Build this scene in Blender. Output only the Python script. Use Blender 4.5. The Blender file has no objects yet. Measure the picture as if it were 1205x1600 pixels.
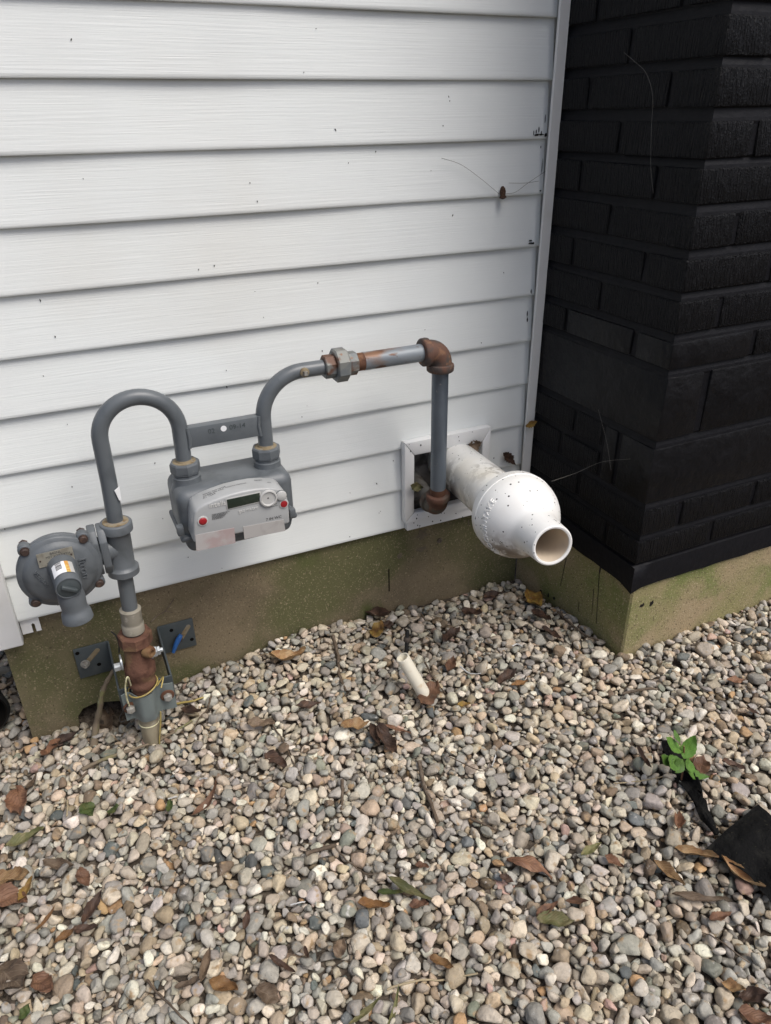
import bpy, bmesh, math, random
import numpy as np
from mathutils import Vector, Matrix

random.seed(7); RNG = np.random.default_rng(11)
S = bpy.context.scene
COL = S.collection
PI = math.pi

# ------------------------------------------------------------------ camera
CAM = np.array([-0.0621, -1.3613, 0.8591]); FPX = 1153.43
CR = np.array([0.9074, -0.4201, -0.0139]); CU = np.array([0.2103, 0.4250, 0.8804]); CF = np.array([0.3640, 0.8018, -0.4739])
cd = bpy.data.cameras.new('camera'); cam = bpy.data.objects.new('camera', cd); COL.objects.link(cam)
r = Vector(CR).normalized(); f = Vector(CF).normalized(); u = r.cross(f); f = u.cross(r)
cam.matrix_world = Matrix(((r.x, u.x, -f.x, CAM[0]), (r.y, u.y, -f.y, CAM[1]), (r.z, u.z, -f.z, CAM[2]), (0, 0, 0, 1)))
cd.sensor_fit = 'VERTICAL'; cd.sensor_height = 36; cd.lens = FPX / 1600 * 36; cd.clip_start = 0.02; cd.clip_end = 500
S.camera = cam
CR = np.array(r); CU = np.array(u); CF = np.array(f)

# ------------------------------------------------------------------ light: bright overcast day
SUN_EL, SUN_AZ = math.radians(58), math.radians(150)          # azimuth clockwise from +y
w = bpy.data.worlds.new("World"); S.world = w; w.use_nodes = True
nt = w.node_tree; bgn = nt.nodes['Background']
sky = nt.nodes.new('ShaderNodeTexSky'); sky.sky_type = 'NISHITA'; sky.sun_disc = False
sky.sun_elevation = SUN_EL; sky.sun_rotation = SUN_AZ; sky.air_density = 0.8; sky.dust_density = 4.3; sky.ozone_density = 0.6
nt.links.new(sky.outputs[0], bgn.inputs[0]); bgn.inputs[1].default_value = 0.076
sl = bpy.data.lights.new('sun', 'SUN'); so = bpy.data.objects.new('sun', sl); COL.objects.link(so)
sl.energy = 1.35; sl.angle = math.radians(35); sl.color = (1.0, 0.985, 0.955)
sd = Vector((math.sin(SUN_AZ) * math.cos(SUN_EL), math.cos(SUN_AZ) * math.cos(SUN_EL), math.sin(SUN_EL)))
so.rotation_euler = (-sd).to_track_quat('-Z', 'Y').to_euler()
S.view_settings.view_transform = 'Standard'; S.view_settings.look = 'None'; S.view_settings.gamma = 1
S.view_settings.use_curve_mapping = False; S.view_settings.exposure = 0.86

# ------------------------------------------------------------------ measuring helpers: a photo pixel to a point on a real plane
def ray(px, py): return CF + CR * (px - 602.5) / FPX - CU * (py - 800) / FPX
def at(px, py, Y):
    d = ray(px, py); return CAM + d * (Y - CAM[1]) / d[1]
def atx(px, py, X):
    d = ray(px, py); return CAM + d * (X - CAM[0]) / d[0]
GD = np.array([(.945, -.404, -.197), (1.4, -.404, -.182), (1.18, -.404, -.187), (.936, -.25, -.195), (.93, -.03, -.236), (.73, 0, -.233), (.55, 0, -.226),
    (.354, 0, -.200), (.13, 0, -.238), (-.07, 0, -.263), (-.28, 0, -.293), (-.35, .3, -.29), (0, -.8, -.235), (1.3, -.7, -.2), (-.35, -.5, -.265),
    (.5, -1.1, -.235), (.4, -.4, -.225), (1, -.9, -.21), (1.9, -.5, -.18), (0, -1.4, -.24), (-.9, 0, -.29), (-.9, -1, -.26)])
def g(x, y):
    x = np.asarray(x, float); y = np.asarray(y, float)
    d2 = (x[..., None] - GD[:, 0]) ** 2 + (y[..., None] - GD[:, 1]) ** 2 + 0.006
    k = d2 ** -1.5
    z = (k * GD[:, 2]).sum(-1) / k.sum(-1)
    z = z - 0.085 * np.exp(-(((x + .100) / .058) ** 2 + ((y - .012) / .050) ** 2))     # hollow under the wall by the gas riser
    return z
def atg(px, py, up=0.0):
    d = ray(px, py); z = -.22
    for _ in range(12):
        P = CAM + d * (z - CAM[2]) / d[2]; z = float(g(P[0], P[1])) + up
    return CAM + d * (z - CAM[2]) / d[2]

# ------------------------------------------------------------------ object helpers
def link(name, me, mat, parent=None, smooth=None):
    o = bpy.data.objects.new(name, me); COL.objects.link(o)
    if mat is not None:
        me.materials.clear()
        for m_ in (mat if isinstance(mat, (list, tuple)) else [mat]): me.materials.append(m_)
    if smooth is not None:
        me.shade_smooth()
        if smooth < 180: me.set_sharp_from_angle(angle=math.radians(smooth))
    if parent is not None:
        o.parent = parent
        o.matrix_parent_inverse = Matrix.Translation(-Vector(parent.get('_loc', (0, 0, 0))))
    return o
def tag(o, label=None, cat=None, group=None, kind=None):
    if label: o['label'] = label
    if cat: o['category'] = cat
    if group: o['group'] = group
    if kind: o['kind'] = kind
    return o
def thing(name, label, cat, loc=(0, 0, 0), group=None):
    o = bpy.data.objects.new(name, None); COL.objects.link(o); o.location = loc; o.empty_display_size = .05
    o['_loc'] = [float(c) for c in loc]
    return tag(o, label, cat, group)
def mesh(v, fc):
    me = bpy.data.meshes.new('m'); me.from_pydata([tuple(map(float, p)) for p in v], [], [tuple(map(int, q)) for q in fc]); me.update(); return me
def frombm(bm):
    bmesh.ops.recalc_face_normals(bm, faces=bm.faces)
    me = bpy.data.meshes.new('m'); bm.to_mesh(me); bm.free(); return me
def bevel(bm, wd, seg=2, ang=30):
    es = [e for e in bm.edges if len(e.link_faces) == 2 and e.calc_face_angle(0) > math.radians(ang)]
    if wd > 0: bmesh.ops.bevel(bm, geom=es, offset=wd, segments=seg, affect='EDGES', profile=.5, clamp_overlap=True)
def rbox(x0, x1, y0, y1, z0, z1, b=.002, seg=2):
    bm = bmesh.new(); bmesh.ops.create_cube(bm, size=1)
    for v in bm.verts: v.co = Vector(((x0 + x1) / 2 + v.co.x * (x1 - x0), (y0 + y1) / 2 + v.co.y * (y1 - y0), (z0 + z1) / 2 + v.co.z * (z1 - z0)))
    bevel(bm, b, seg); return frombm(bm)
def frame(d):
    d = Vector(d).normalized(); h = Vector((0, 0, 1)) if abs(d.z) < .9 else Vector((1, 0, 0))
    a = h.cross(d).normalized(); b = d.cross(a); return a, b, d
def lathe(o, d, prof, seg=32, cap=True, ref=None, sq=None):
    """profile [(radius, distance along d)]"""
    a, b, d = frame(d); o = Vector(o); v = []; fc = []
    if ref is not None:
        a = (Vector(ref) - d * Vector(ref).dot(d)).normalized(); b = d.cross(a)
    for (rr, s) in prof:
        for k in range(seg):
            t = 2 * PI * (k + .5) / seg; v.append(o + d * s + (a * math.cos(t) + b * math.sin(t)) * rr)
    n = len(prof)
    for i in range(n - 1):
        for k in range(seg):
            k2 = (k + 1) % seg; fc.append((i * seg + k, i * seg + k2, (i + 1) * seg + k2, (i + 1) * seg + k))
    if cap:
        fc.append(tuple(reversed(range(seg)))); fc.append(tuple((n - 1) * seg + k for k in range(seg)))
    return mesh(v, fc)
def hexp(o, d, rr, L, seg=6, ch=.12, ref=None):
    return lathe(o, d, [(rr * (1 - ch), 0), (rr, rr * ch * .8), (rr, L - rr * ch * .8), (rr * (1 - ch), L)], seg, True, ref)
def tube(pts, rad, seg=16, cap=True):
    P = [Vector(p) for p in pts]; n = len(P); v = []; fc = []
    R_ = rad if isinstance(rad, (list, tuple, np.ndarray)) else [rad] * n
    T = [(P[min(i + 1, n - 1)] - P[max(i - 1, 0)]).normalized() for i in range(n)]
    a, b, _ = frame(T[0])
    for i in range(n):
        if i: a = (a - T[i] * a.dot(T[i])).normalized()
        b = T[i].cross(a)
        for k in range(seg):
            t = 2 * PI * k / seg; v.append(P[i] + (a * math.cos(t) + b * math.sin(t)) * R_[i])
    for i in range(n - 1):
        for k in range(seg):
            k2 = (k + 1) % seg; fc.append((i * seg + k, i * seg + k2, (i + 1) * seg + k2, (i + 1) * seg + k))
    if cap: fc.append(tuple(reversed(range(seg)))); fc.append(tuple((n - 1) * seg + k for k in range(seg)))
    return mesh(v, fc)
def smoothpath(pts, n=8):
    P = [np.array(p, float) for p in pts]; P = [2 * P[0] - P[1]] + P + [2 * P[-1] - P[-2]]; out = []
    for i in range(1, len(P) - 2):
        for k in range(n):
            t = k / n; a, b, c, d = P[i - 1], P[i], P[i + 1], P[i + 2]
            out.append(.5 * (2 * b + (c - a) * t + (2 * a - 5 * b + 4 * c - d) * t * t + (3 * b - a - 3 * c + d) * t ** 3))
    out.append(P[-2]); return out
def prism(poly, o, ax, ay, dv, b=0, seg=2):
    """polygon in the plane o + a*ax + b*ay, extruded along the vector dv"""
    bm = bmesh.new(); o = Vector(o); ax = Vector(ax); ay = Vector(ay); dv = Vector(dv)
    v0 = [bm.verts.new(o + ax * p[0] + ay * p[1]) for p in poly]; v1 = [bm.verts.new(v.co + dv) for v in v0]
    n = len(poly); bm.faces.new(v0); bm.faces.new(list(reversed(v1)))
    for i in range(n): bm.faces.new((v0[i], v1[i], v1[(i + 1) % n], v0[(i + 1) % n]))
    bmesh.ops.recalc_face_normals(bm, faces=bm.faces)
    if b: bevel(bm, b, seg, 25)
    return frombm(bm)
def join(*ms):
    bm = bmesh.new()
    for m_ in ms: bm.from_mesh(m_); bpy.data.meshes.remove(m_)
    me = bpy.data.meshes.new('m'); bm.to_mesh(me); bm.free(); return me
def textmesh(s, size, ext=.0006, fn=None):
    """flat letters of height ~size in the xy plane, centred, extruded by ext, then mapped by fn(x, y, z)"""
    c = bpy.data.curves.new('t', 'FONT'); c.body = s; c.size = size; c.extrude = ext; c.align_x = 'CENTER'; c.align_y = 'CENTER'; c.resolution_u = 3
    o = bpy.data.objects.new('t', c); COL.objects.link(o)
    dg = bpy.context.evaluated_depsgraph_get(); me = bpy.data.meshes.new_from_object(o.evaluated_get(dg))
    COL.objects.unlink(o); bpy.data.objects.remove(o); bpy.data.curves.remove(c)
    if fn:
        for v in me.vertices: v.co = Vector(fn(v.co.x, v.co.y, v.co.z))
    me.materials.clear(); return me
def decal(o, ax, ay):
    o = Vector(o); ax = Vector(ax).normalized(); ay = Vector(ay).normalized(); n = ax.cross(ay)
    return lambda x, y, z: o + ax * x + ay * y + n * z

# ------------------------------------------------------------------ materials
def newmat(name):
    m = bpy.data.materials.new(name); m.use_nodes = True; t = m.node_tree; return m, t, t.nodes['Principled BSDF'], t.nodes, t.links
def N(t, ty, **kw):
    n = t.nodes.new(ty)
    for k, v in kw.items():
        if k.startswith('i_'): n.inputs[k[2:].replace('_', ' ')].default_value = v
        else: setattr(n, k, v)
    return n
def ramp(t, src, a, b):
    n = N(t, 'ShaderNodeMapRange'); n.inputs['From Min'].default_value = a; n.inputs['From Max'].default_value = b; n.interpolation_type = 'SMOOTHSTEP'
    t.links.new(src, n.inputs['Value']); return n.outputs[0]
def mixc(t, fac, a, b):
    n = N(t, 'ShaderNodeMix', data_type='RGBA')
    if isinstance(fac, float): n.inputs[0].default_value = fac
    else: t.links.new(fac, n.inputs[0])
    for i, c in ((6, a), (7, b)):
        if isinstance(c, tuple): n.inputs[i].default_value = (*c, 1) if len(c) == 3 else c
        else: t.links.new(c, n.inputs[i])
    return n.outputs[2]
def noise(t, scale, stretch=(1, 1, 1), detail=4, off=(0, 0, 0), dist=0, rough=.5):
    tc = N(t, 'ShaderNodeTexCoord'); mp = N(t, 'ShaderNodeMapping'); mp.inputs['Scale'].default_value = stretch; mp.inputs['Location'].default_value = off
    t.links.new(tc.outputs['Object'], mp.inputs[0])
    n = N(t, 'ShaderNodeTexNoise'); n.inputs['Scale'].default_value = scale; n.inputs['Detail'].default_value = detail; n.inputs['Distortion'].default_value = dist; n.inputs['Roughness'].default_value = rough
    t.links.new(mp.outputs[0], n.inputs['Vector']); return n.outputs['Fac']
def bumpn(t, h, strength, dist, prev=None):
    b = N(t, 'ShaderNodeBump'); b.inputs['Strength'].default_value = strength; b.inputs['Distance'].default_value = dist
    t.links.new(h, b.inputs['Height'])
    if prev is not None: t.links.new(prev, b.inputs['Normal'])
    return b.outputs[0]
def mat(name, c, layers=(), rough=.6, spec=.5, metal=0, bumps=(), rvar=0, coat=0):
    """layers: (colour, scale, lo, hi[, stretch[, detail]]) painted over by noise; bumps: (scale, strength, distance[, stretch])"""
    m, t, p, nn, ll = newmat(name); col = c
    for i, L in enumerate(layers):
        cc, sc, lo, hi = L[:4]; st = L[4] if len(L) > 4 else (1, 1, 1); de = L[5] if len(L) > 5 else 6
        col = mixc(t, ramp(t, noise(t, sc, st, de, (i * 3.1, i * 1.7, i * 2.3), .3), lo, hi), col, cc)
    if isinstance(col, tuple): p.inputs['Base Color'].default_value = (*col, 1)
    else: ll.new(col, p.inputs['Base Color'])
    p.inputs['Roughness'].default_value = rough; p.inputs['Specular IOR Level'].default_value = spec; p.inputs['Metallic'].default_value = metal
    if rvar:
        n = N(t, 'ShaderNodeMapRange'); n.inputs['To Min'].default_value = rough - rvar; n.inputs['To Max'].default_value = rough + rvar
        ll.new(noise(t, 35, detail=5), n.inputs['Value']); ll.new(n.outputs[0], p.inputs['Roughness'])
    nb = None
    for B in bumps: nb = bumpn(t, noise(t, B[0], B[3] if len(B) > 3 else (1, 1, 1), 4), B[1], B[2], nb)
    if nb is not None: ll.new(nb, p.inputs['Normal'])
    return m

RUST, RUST2 = (.105, .050, .030), (.185, .095, .052)
M_SIDE = mat('vinyl siding', (.755, .784, .772), [((.74, .768, .758), 9, .45, .7), ((.70, .71, .68), 2.2, .55, .85)], .40, .45, bumps=[(1.0, .42, .0011, (7, 7, 320)), (1.0, .3, .0005, (18, 18, 680))])
M_TRIM = mat('vinyl trim', (.74, .745, .72), [((.66, .655, .61), 14, .5, .8)], .45, .4, bumps=[(160, .1, .0004)])
M_POST = mat('corner vinyl', (.74, .745, .74), [((.66, .66, .64), 10, .5, .8)], .5, .35, bumps=[(380, .12, .0004)])
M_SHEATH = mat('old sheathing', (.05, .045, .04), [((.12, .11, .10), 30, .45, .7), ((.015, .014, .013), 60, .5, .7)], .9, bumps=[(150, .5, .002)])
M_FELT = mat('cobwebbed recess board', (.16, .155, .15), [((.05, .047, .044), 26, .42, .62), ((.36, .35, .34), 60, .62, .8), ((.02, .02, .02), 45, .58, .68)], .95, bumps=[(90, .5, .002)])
M_CONC = mat('mossy concrete', (.205, .162, .102), [((.150, .120, .076), 7, .4, .7), ((.105, .104, .047), 4.2, .40, .62), ((.30, .24, .155), 300, .56, .72), ((.08, .065, .04), 210, .57, .72), ((.080, .098, .028), 6, .56, .74)], .92, .25, bumps=[(260, .7, .0016), (34, .3, .004)])
M_CONC2 = mat('chimney footing concrete', (.320, .250, .150), [((.24, .22, .10), 5.0, .38, .60), ((.16, .185, .06), 7, .50, .72), ((.46, .38, .25), 320, .56, .70), ((.11, .085, .05), 230, .57, .70)], .92, .25, bumps=[(280, .7, .0016), (34, .25, .004)])
M_BRICK = mat('black painted rug brick', (.0026, .0027, .0038), [((.0048, .0049, .0064), 50, .5, .75)], .50, .20, bumps=[(1.0, 1.0, .011, (300, 300, 34)), (330, .7, .0025)], rvar=.1)
M_SMOOTH = mat('black painted smooth block', (.0030, .0031, .0042), [((.0055, .0056, .0072), 30, .5, .75)], .46, .22, bumps=[(22, .7, .010), (120, .5, .002, (1, 1, .5))], rvar=.1)
M_MORT = mat('black painted mortar', (.0042, .0043, .0060), [((.007, .007, .0095), 60, .5, .8)], .55, .17, bumps=[(70, .5, .003), (300, .3, .001)])
M_GREY = mat('grey gas paint', (.108, .121, .131), [((.086, .097, .106), 26, .45, .7), ((.15, .16, .165), 120, .68, .8)], .38, .5, bumps=[(240, .08, .0004)], rvar=.08)
M_CAST = mat('grey cast paint', (.104, .116, .126), [((.078, .088, .095), 30, .45, .7), ((.16, .165, .16), 150, .70, .8)], .46, .5, bumps=[(330, .28, .0008), (40, .1, .001)], rvar=.08)
M_DGREY = mat('dark grey bracket paint', (.058, .070, .074), [((.08, .09, .09), 35, .5, .75), ((.10, .075, .045), 60, .70, .8)], .5, .45, bumps=[(240, .15, .0005)])
M_CLAMP = mat('grey green clamp paint', (.145, .172, .168), [((.11, .128, .128), 22, .45, .7), (RUST2, 90, .72, .8)], .42, .5, bumps=[(200, .12, .0005)])
M_GALV = mat('weathered galvanised pipe', (.125, .15, .178), [((.085, .102, .124), 18, .42, .7, (1, 1, .4)), ((.26, .26, .25), 90, .66, .8), (RUST2, 32, .70, .80)], .42, .5, .25, bumps=[(180, .15, .0005)], rvar=.1)
M_GALVR = mat('rust streaked galvanised pipe', (.20, .225, .245), [((.15, .17, .19), 20, .45, .7, (.5, 1, 1)), (RUST2, 20, .55, .70, (.5, 1, 1)), (RUST, 46, .60, .70, (.6, 1, 1))], .48, .5, .2, bumps=[(180, .2, .0006)], rvar=.1)
M_UNION = mat('rusty union nut', (.20, .205, .19), [((.14, .155, .16), 30, .45, .6), (RUST, 26, .52, .64), (RUST2, 60, .6, .72)], .55, .45, .15, bumps=[(140, .3, .0008)])
M_RUST = mat('rust', RUST, [(RUST2, 45, .5, .72), ((.055, .022, .014), 30, .5, .72)], .82, .3, bumps=[(170, .6, .0014), (50, .4, .002)])
M_RUSTE = mat('rusted black iron elbow', (.115, .060, .042), [((.070, .055, .048), 30, .44, .58), ((.19, .10, .058), 48, .56, .68), ((.045, .030, .024), 22, .58, .72), ((.13, .13, .125), 70, .68, .74)], .72, .35, bumps=[(210, .4, .001)])
M_ELB2 = mat('rust stained cast elbow', (.080, .072, .058), [((.085, .040, .026), 20, .38, .56), ((.15, .075, .042), 34, .56, .70)], .7, .35, bumps=[(210, .4, .001)])
M_VALVE = mat('deep rusted valve iron', (.125, .062, .042), [((.20, .125, .068), 22, .52, .72), ((.065, .030, .021), 34, .5, .7)], .86, .25, bumps=[(150, .8, .002), (60, .5, .003)])
M_VALVE2 = mat('tan rusted valve throat', (.19, .115, .055), [((.12, .055, .026), 30, .45, .65), ((.26, .18, .10), 50, .6, .75)], .8, .3, bumps=[(150, .4, .0012)])
M_THREAD = mat('tan threaded nipple', (.25, .23, .185), [((.17, .155, .12), 30, .5, .7), ((.40, .37, .31), 60, .6, .75)], .6, .4, bumps=[(1.0, .6, .0012, (3, 3, 420))])
M_SLEEVE = mat('tan coated riser', (.29, .255, .18), [((.20, .165, .11), 28, .45, .7, (1, 1, .3)), ((.36, .33, .26), 60, .6, .75)], .65, .35, bumps=[(60, .2, .001)])
M_OCHRE = mat('ochre thread compound', (.23, .185, .115), [((.15, .105, .055), 60, .45, .65), ((.22, .205, .175), 90, .52, .68)], .7, .35, bumps=[(200, .4, .001)])
M_ZINC = mat('zinc bolt', (.42, .45, .47), [((.26, .27, .27), 60, .5, .7)], .38, .5, .6, bumps=[(200, .1, .0004)])
M_BOLT = mat('brown bolt head', (.048, .031, .025), [((.09, .055, .038), 80, .5, .7)], .6, .4, bumps=[(260, .3, .0008)])
M_OLDBOLT = mat('dull bolt head', (.30, .29, .26), [((.17, .15, .12), 90, .5, .7)], .55, .45, .2, bumps=[(200, .3, .0008)])
M_PLAST = mat('light grey plastic', (.36, .37, .37), [((.31, .315, .31), 14, .5, .8)], .36, .5, bumps=[(500, .05, .0003)])
M_PLASTW = mat('pale plastic ring', (.46, .46, .445), [], .35, .5)
M_LCD = mat('dark display window', (.020, .030, .022), [((.035, .045, .035), 60, .55, .75)], .16, .5)
M_RED = mat('red plug', (.30, .013, .018), [], .4, .5)
M_INK = mat('dark print', (.06, .06, .06), [], .6, .3)
M_INKL = mat('pale raised print', (.56, .56, .54), [], .5, .4)
M_PLATE = mat('tin nameplate', (.36, .345, .29), [((.27, .255, .21), 60, .5, .7)], .42, .5, .45, bumps=[(300, .1, .0004)])
M_STICK = mat('white sticker', (.78, .79, .80), [], .4, .4)
M_ORANGE = mat('orange sticker band', (.55, .25, .05), [((.62, .45, .12), 160, .45, .6)], .4, .4)
M_TAG = mat('faded red tag', (.36, .285, .275), [((.40, .38, .37), 26, .42, .62)], .5, .4)
M_TAG2 = mat('grey label', (.38, .365, .35), [((.29, .275, .26), 30, .5, .7)], .5, .4)
M_PVC = mat('white vent plastic', (.78, .78, .755), [((.70, .69, .65), 12, .45, .75)], .34, .5, bumps=[(120, .04, .0005)])
M_PVCI = mat('beige pipe inside', (.66, .57, .45), [((.58, .48, .37), 20, .45, .75)], .4, .45)
M_STUB = mat('yellowed white pipe', (.72, .68, .56), [((.52, .36, .17), 30, .58, .78)], .42, .45)
M_YELW = mat('yellow wire', (.36, .28, .09), [((.30, .24, .11), 60, .5, .7)], .45, .45)
M_PALEW = mat('pale yellow wire', (.55, .52, .33), [((.40, .36, .2), 60, .55, .7)], .5, .45)
M_BLUE = mat('blue plastic wire nut', (.03, .12, .36), [((.02, .075, .24), 60, .5, .7)], .45, .45)
M_BLACKP = mat('black drain plastic', (.010, .010, .010), [((.03, .028, .024), 40, .6, .8)], .5, .45)
M_WIRE = mat('thin black wire', (.012, .012, .011), [], .6)
M_FABRIC = mat('black landscape fabric', (.0075, .0075, .0075), [((.017, .0165, .015), 30, .50, .72), ((.06, .058, .035), 260, .66, .76)], .85, .10, bumps=[(420, .8, .002), (16, .9, .022), (45, .6, .006)])
M_SOIL = mat('dark soil', (.075, .060, .046), [((.14, .115, .09), 90, .45, .65), ((.02, .016, .012), 140, .5, .7)], .95, .2, bumps=[(90, .8, .006)])
M_WOOD = mat('weathered twig', (.105, .078, .055), [((.16, .13, .10), 90, .5, .7, (1, 1, 1)), ((.05, .035, .025), 60, .55, .75)], .85, .25, bumps=[(220, .6, .0012)])
M_MOSSTICK = mat('lichened stick', (.17, .135, .095), [((.19, .19, .08), 26, .48, .68), ((.40, .43, .37), 46, .62, .70)], .9, .2, bumps=[(160, .8, .002)])
M_STRAW = mat('dry straw', (.33, .27, .17), [((.24, .18, .11), 60, .5, .7)], .75, .3)
M_WEB = mat('spider silk', (.20, .19, .17), [], .6, .4)
M_SPOT = mat('black paint spot', (.006, .006, .006), [], .5, .4)
M_BUG = mat('brown cocoon', (.05, .026, .016), [((.10, .06, .035), 200, .5, .7)], .8, .3, bumps=[(300, .6, .001)])
M_HOLE = mat('hollow shade and joint black', (.006, .005, .004), [], .95, .1)  # near-black colour standing in for shade inside hollows; also the form joint

def vent_mat(dirt_x=None):
    m, t, p, nn, ll = newmat('speckled white vent plastic')
    base = mixc(t, ramp(t, noise(t, 11), .45, .8), (.79, .79, .765), (.72, .71, .67))
    tc = N(t, 'ShaderNodeTexCoord')
    vo = N(t, 'ShaderNodeTexVoronoi', feature='F1'); vo.inputs['Scale'].default_value = 130; ll.new(tc.outputs['Object'], vo.inputs['Vector'])
    sep = N(t, 'ShaderNodeSeparateColor'); ll.new(vo.outputs['Color'], sep.inputs[0])
    # fleck radius varies from cell to cell, most cells carry none
    rr = N(t, 'ShaderNodeMapRange'); rr.inputs['From Min'].default_value = .45; rr.inputs['From Max'].default_value = 1.0; rr.inputs['To Min'].default_value = .0; rr.inputs['To Max'].default_value = .25; rr.clamp = True
    ll.new(sep.outputs[0], rr.inputs['Value'])
    lt = N(t, 'ShaderNodeMath', operation='LESS_THAN'); ll.new(vo.outputs['Distance'], lt.inputs[0]); ll.new(rr.outputs[0], lt.inputs[1])
    base = mixc(t, lt.outputs[0], base, (.016, .016, .016))
    return m, t, p, ll, base
def finish_vent(m, t, p, ll, base):
    ll.new(base, p.inputs['Base Color']); p.inputs['Roughness'].default_value = .34
    ll.new(bumpn(t, noise(t, 130), .04, .0006), p.inputs['Normal']); return m
m, t, p, ll, base = vent_mat(); M_BELL = None
# soot and grime: a patch low on the bell, another on the underside of the pipe (its own blotchy shape)
def blob(t, ll, c, rad, scale, lo, hi):
    tc = N(t, 'ShaderNodeTexCoord'); sub = N(t, 'ShaderNodeVectorMath', operation='DISTANCE'); ll.new(tc.outputs['Object'], sub.inputs[0]); sub.inputs[1].default_value = c
    a = ramp(t, sub.outputs['Value'], rad, rad * .25); b = ramp(t, noise(t, scale, detail=7, rough=.65), lo, hi)
    mm = N(t, 'ShaderNodeMath', operation='MULTIPLY'); ll.new(a, mm.inputs[0]); ll.new(b, mm.inputs[1]); return mm.outputs[0]
base = mixc(t, blob(t, ll, (.640, -.375, .118), .085, 40, .34, .54), base, (.13, .095, .065))
base = mixc(t, blob(t, ll, (.690, -.385, .105), .07, 60, .38, .55), base, (.20, .14, .09))
M_BELL = finish_vent(m, t, p, ll, base)
m, t, p, ll, base = vent_mat()
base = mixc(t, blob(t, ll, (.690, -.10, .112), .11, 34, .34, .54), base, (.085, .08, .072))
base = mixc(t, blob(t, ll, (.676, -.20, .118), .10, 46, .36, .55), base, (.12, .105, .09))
base = mixc(t, blob(t, ll, (.700, -.20, .214), .06, 44, .44, .56), base, (.25, .24, .22))
base = mixc(t, ramp(t, noise(t, 7), .4, .8), base, (.70, .66, .56))
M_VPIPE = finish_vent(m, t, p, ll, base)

def pebble_mat():
    m, t, p, nn, ll = newmat('river pebble')
    at_ = N(t, 'ShaderNodeAttribute', attribute_name='pebble_colour')
    a = N(t, 'ShaderNodeHueSaturation'); ll.new(at_.outputs['Color'], a.inputs['Color'])
    v = N(t, 'ShaderNodeMapRange'); v.inputs['To Min'].default_value = .55; v.inputs['To Max'].default_value = 1.42
    ll.new(noise(t, 150, detail=6, rough=.65), v.inputs['Value']); ll.new(v.outputs[0], a.inputs['Value'])
    c = mixc(t, ramp(t, noise(t, 60, detail=5), .57, .74), a.outputs[0], (.33, .23, .13))
    c = mixc(t, ramp(t, noise(t, 420, detail=3, off=(2, 3, 1)), .66, .76), c, (.07, .065, .06))
    c = mixc(t, ramp(t, noise(t, 90, detail=5, off=(7, 3, 1)), .62, .80), c, (.56, .54, .50))
    ll.new(c, p.inputs['Base Color']); p.inputs['Roughness'].default_value = .72; p.inputs['Specular IOR Level'].default_value = .35
    nb = bumpn(t, noise(t, 260, detail=5), .6, .0016); nb = bumpn(t, noise(t, 75, detail=3), .6, .005, nb); ll.new(nb, p.inputs['Normal'])
    return m
M_PEB = pebble_mat()
def leaf_mat(name, c1, c2, c3, rough=.6):
    m, t, p, nn, ll = newmat(name)
    uv = N(t, 'ShaderNodeUVMap', uv_map='leaf'); sx = N(t, 'ShaderNodeSeparateXYZ'); ll.new(uv.outputs[0], sx.inputs[0])
    av = N(t, 'ShaderNodeMath', operation='ABSOLUTE'); ll.new(sx.outputs[1], av.inputs[0])
    ph = N(t, 'ShaderNodeMath', operation='MULTIPLY_ADD'); ll.new(av.outputs[0], ph.inputs[0]); ph.inputs[1].default_value = -.34; ll.new(sx.outputs[0], ph.inputs[2])
    fq = N(t, 'ShaderNodeMath', operation='MULTIPLY'); ll.new(ph.outputs[0], fq.inputs[0]); fq.inputs[1].default_value = 66
    sn = N(t, 'ShaderNodeMath', operation='COSINE'); ll.new(fq.outputs[0], sn.inputs[0])
    vein = ramp(t, sn.outputs[0], .55, 1.0); mid = ramp(t, av.outputs[0], .09, .02)
    mx = N(t, 'ShaderNodeMath', operation='MAXIMUM'); ll.new(vein, mx.inputs[0]); ll.new(mid, mx.inputs[1])
    oi = N(t, 'ShaderNodeObjectInfo')
    c = mixc(t, ramp(t, noise(t, 70, detail=5), .38, .68), c1, c2)
    c = mixc(t, ramp(t, noise(t, 34, detail=6, off=(4, 4, 4)), .52, .72), c, c3)
    hs = N(t, 'ShaderNodeHueSaturation'); ll.new(c, hs.inputs['Color'])
    rv = N(t, 'ShaderNodeMapRange'); rv.inputs['To Min'].default_value = .65; rv.inputs['To Max'].default_value = 1.25; ll.new(oi.outputs['Random'], rv.inputs['Value']); ll.new(rv.outputs[0], hs.inputs['Value'])
    fm = N(t, 'ShaderNodeMath', operation='MULTIPLY'); ll.new(mx.outputs[0], fm.inputs[0]); fm.inputs[1].default_value = .35
    c = mixc(t, fm.outputs[0], hs.outputs[0], c3)
    ll.new(c, p.inputs['Base Color']); p.inputs['Roughness'].default_value = rough; p.inputs['Specular IOR Level'].default_value = .35
    nb = bumpn(t, mx.outputs[0], .6, -.0012); nb = bumpn(t, noise(t, 160), .5, .0015, nb); ll.new(nb, p.inputs['Normal'])
    return m
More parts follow.
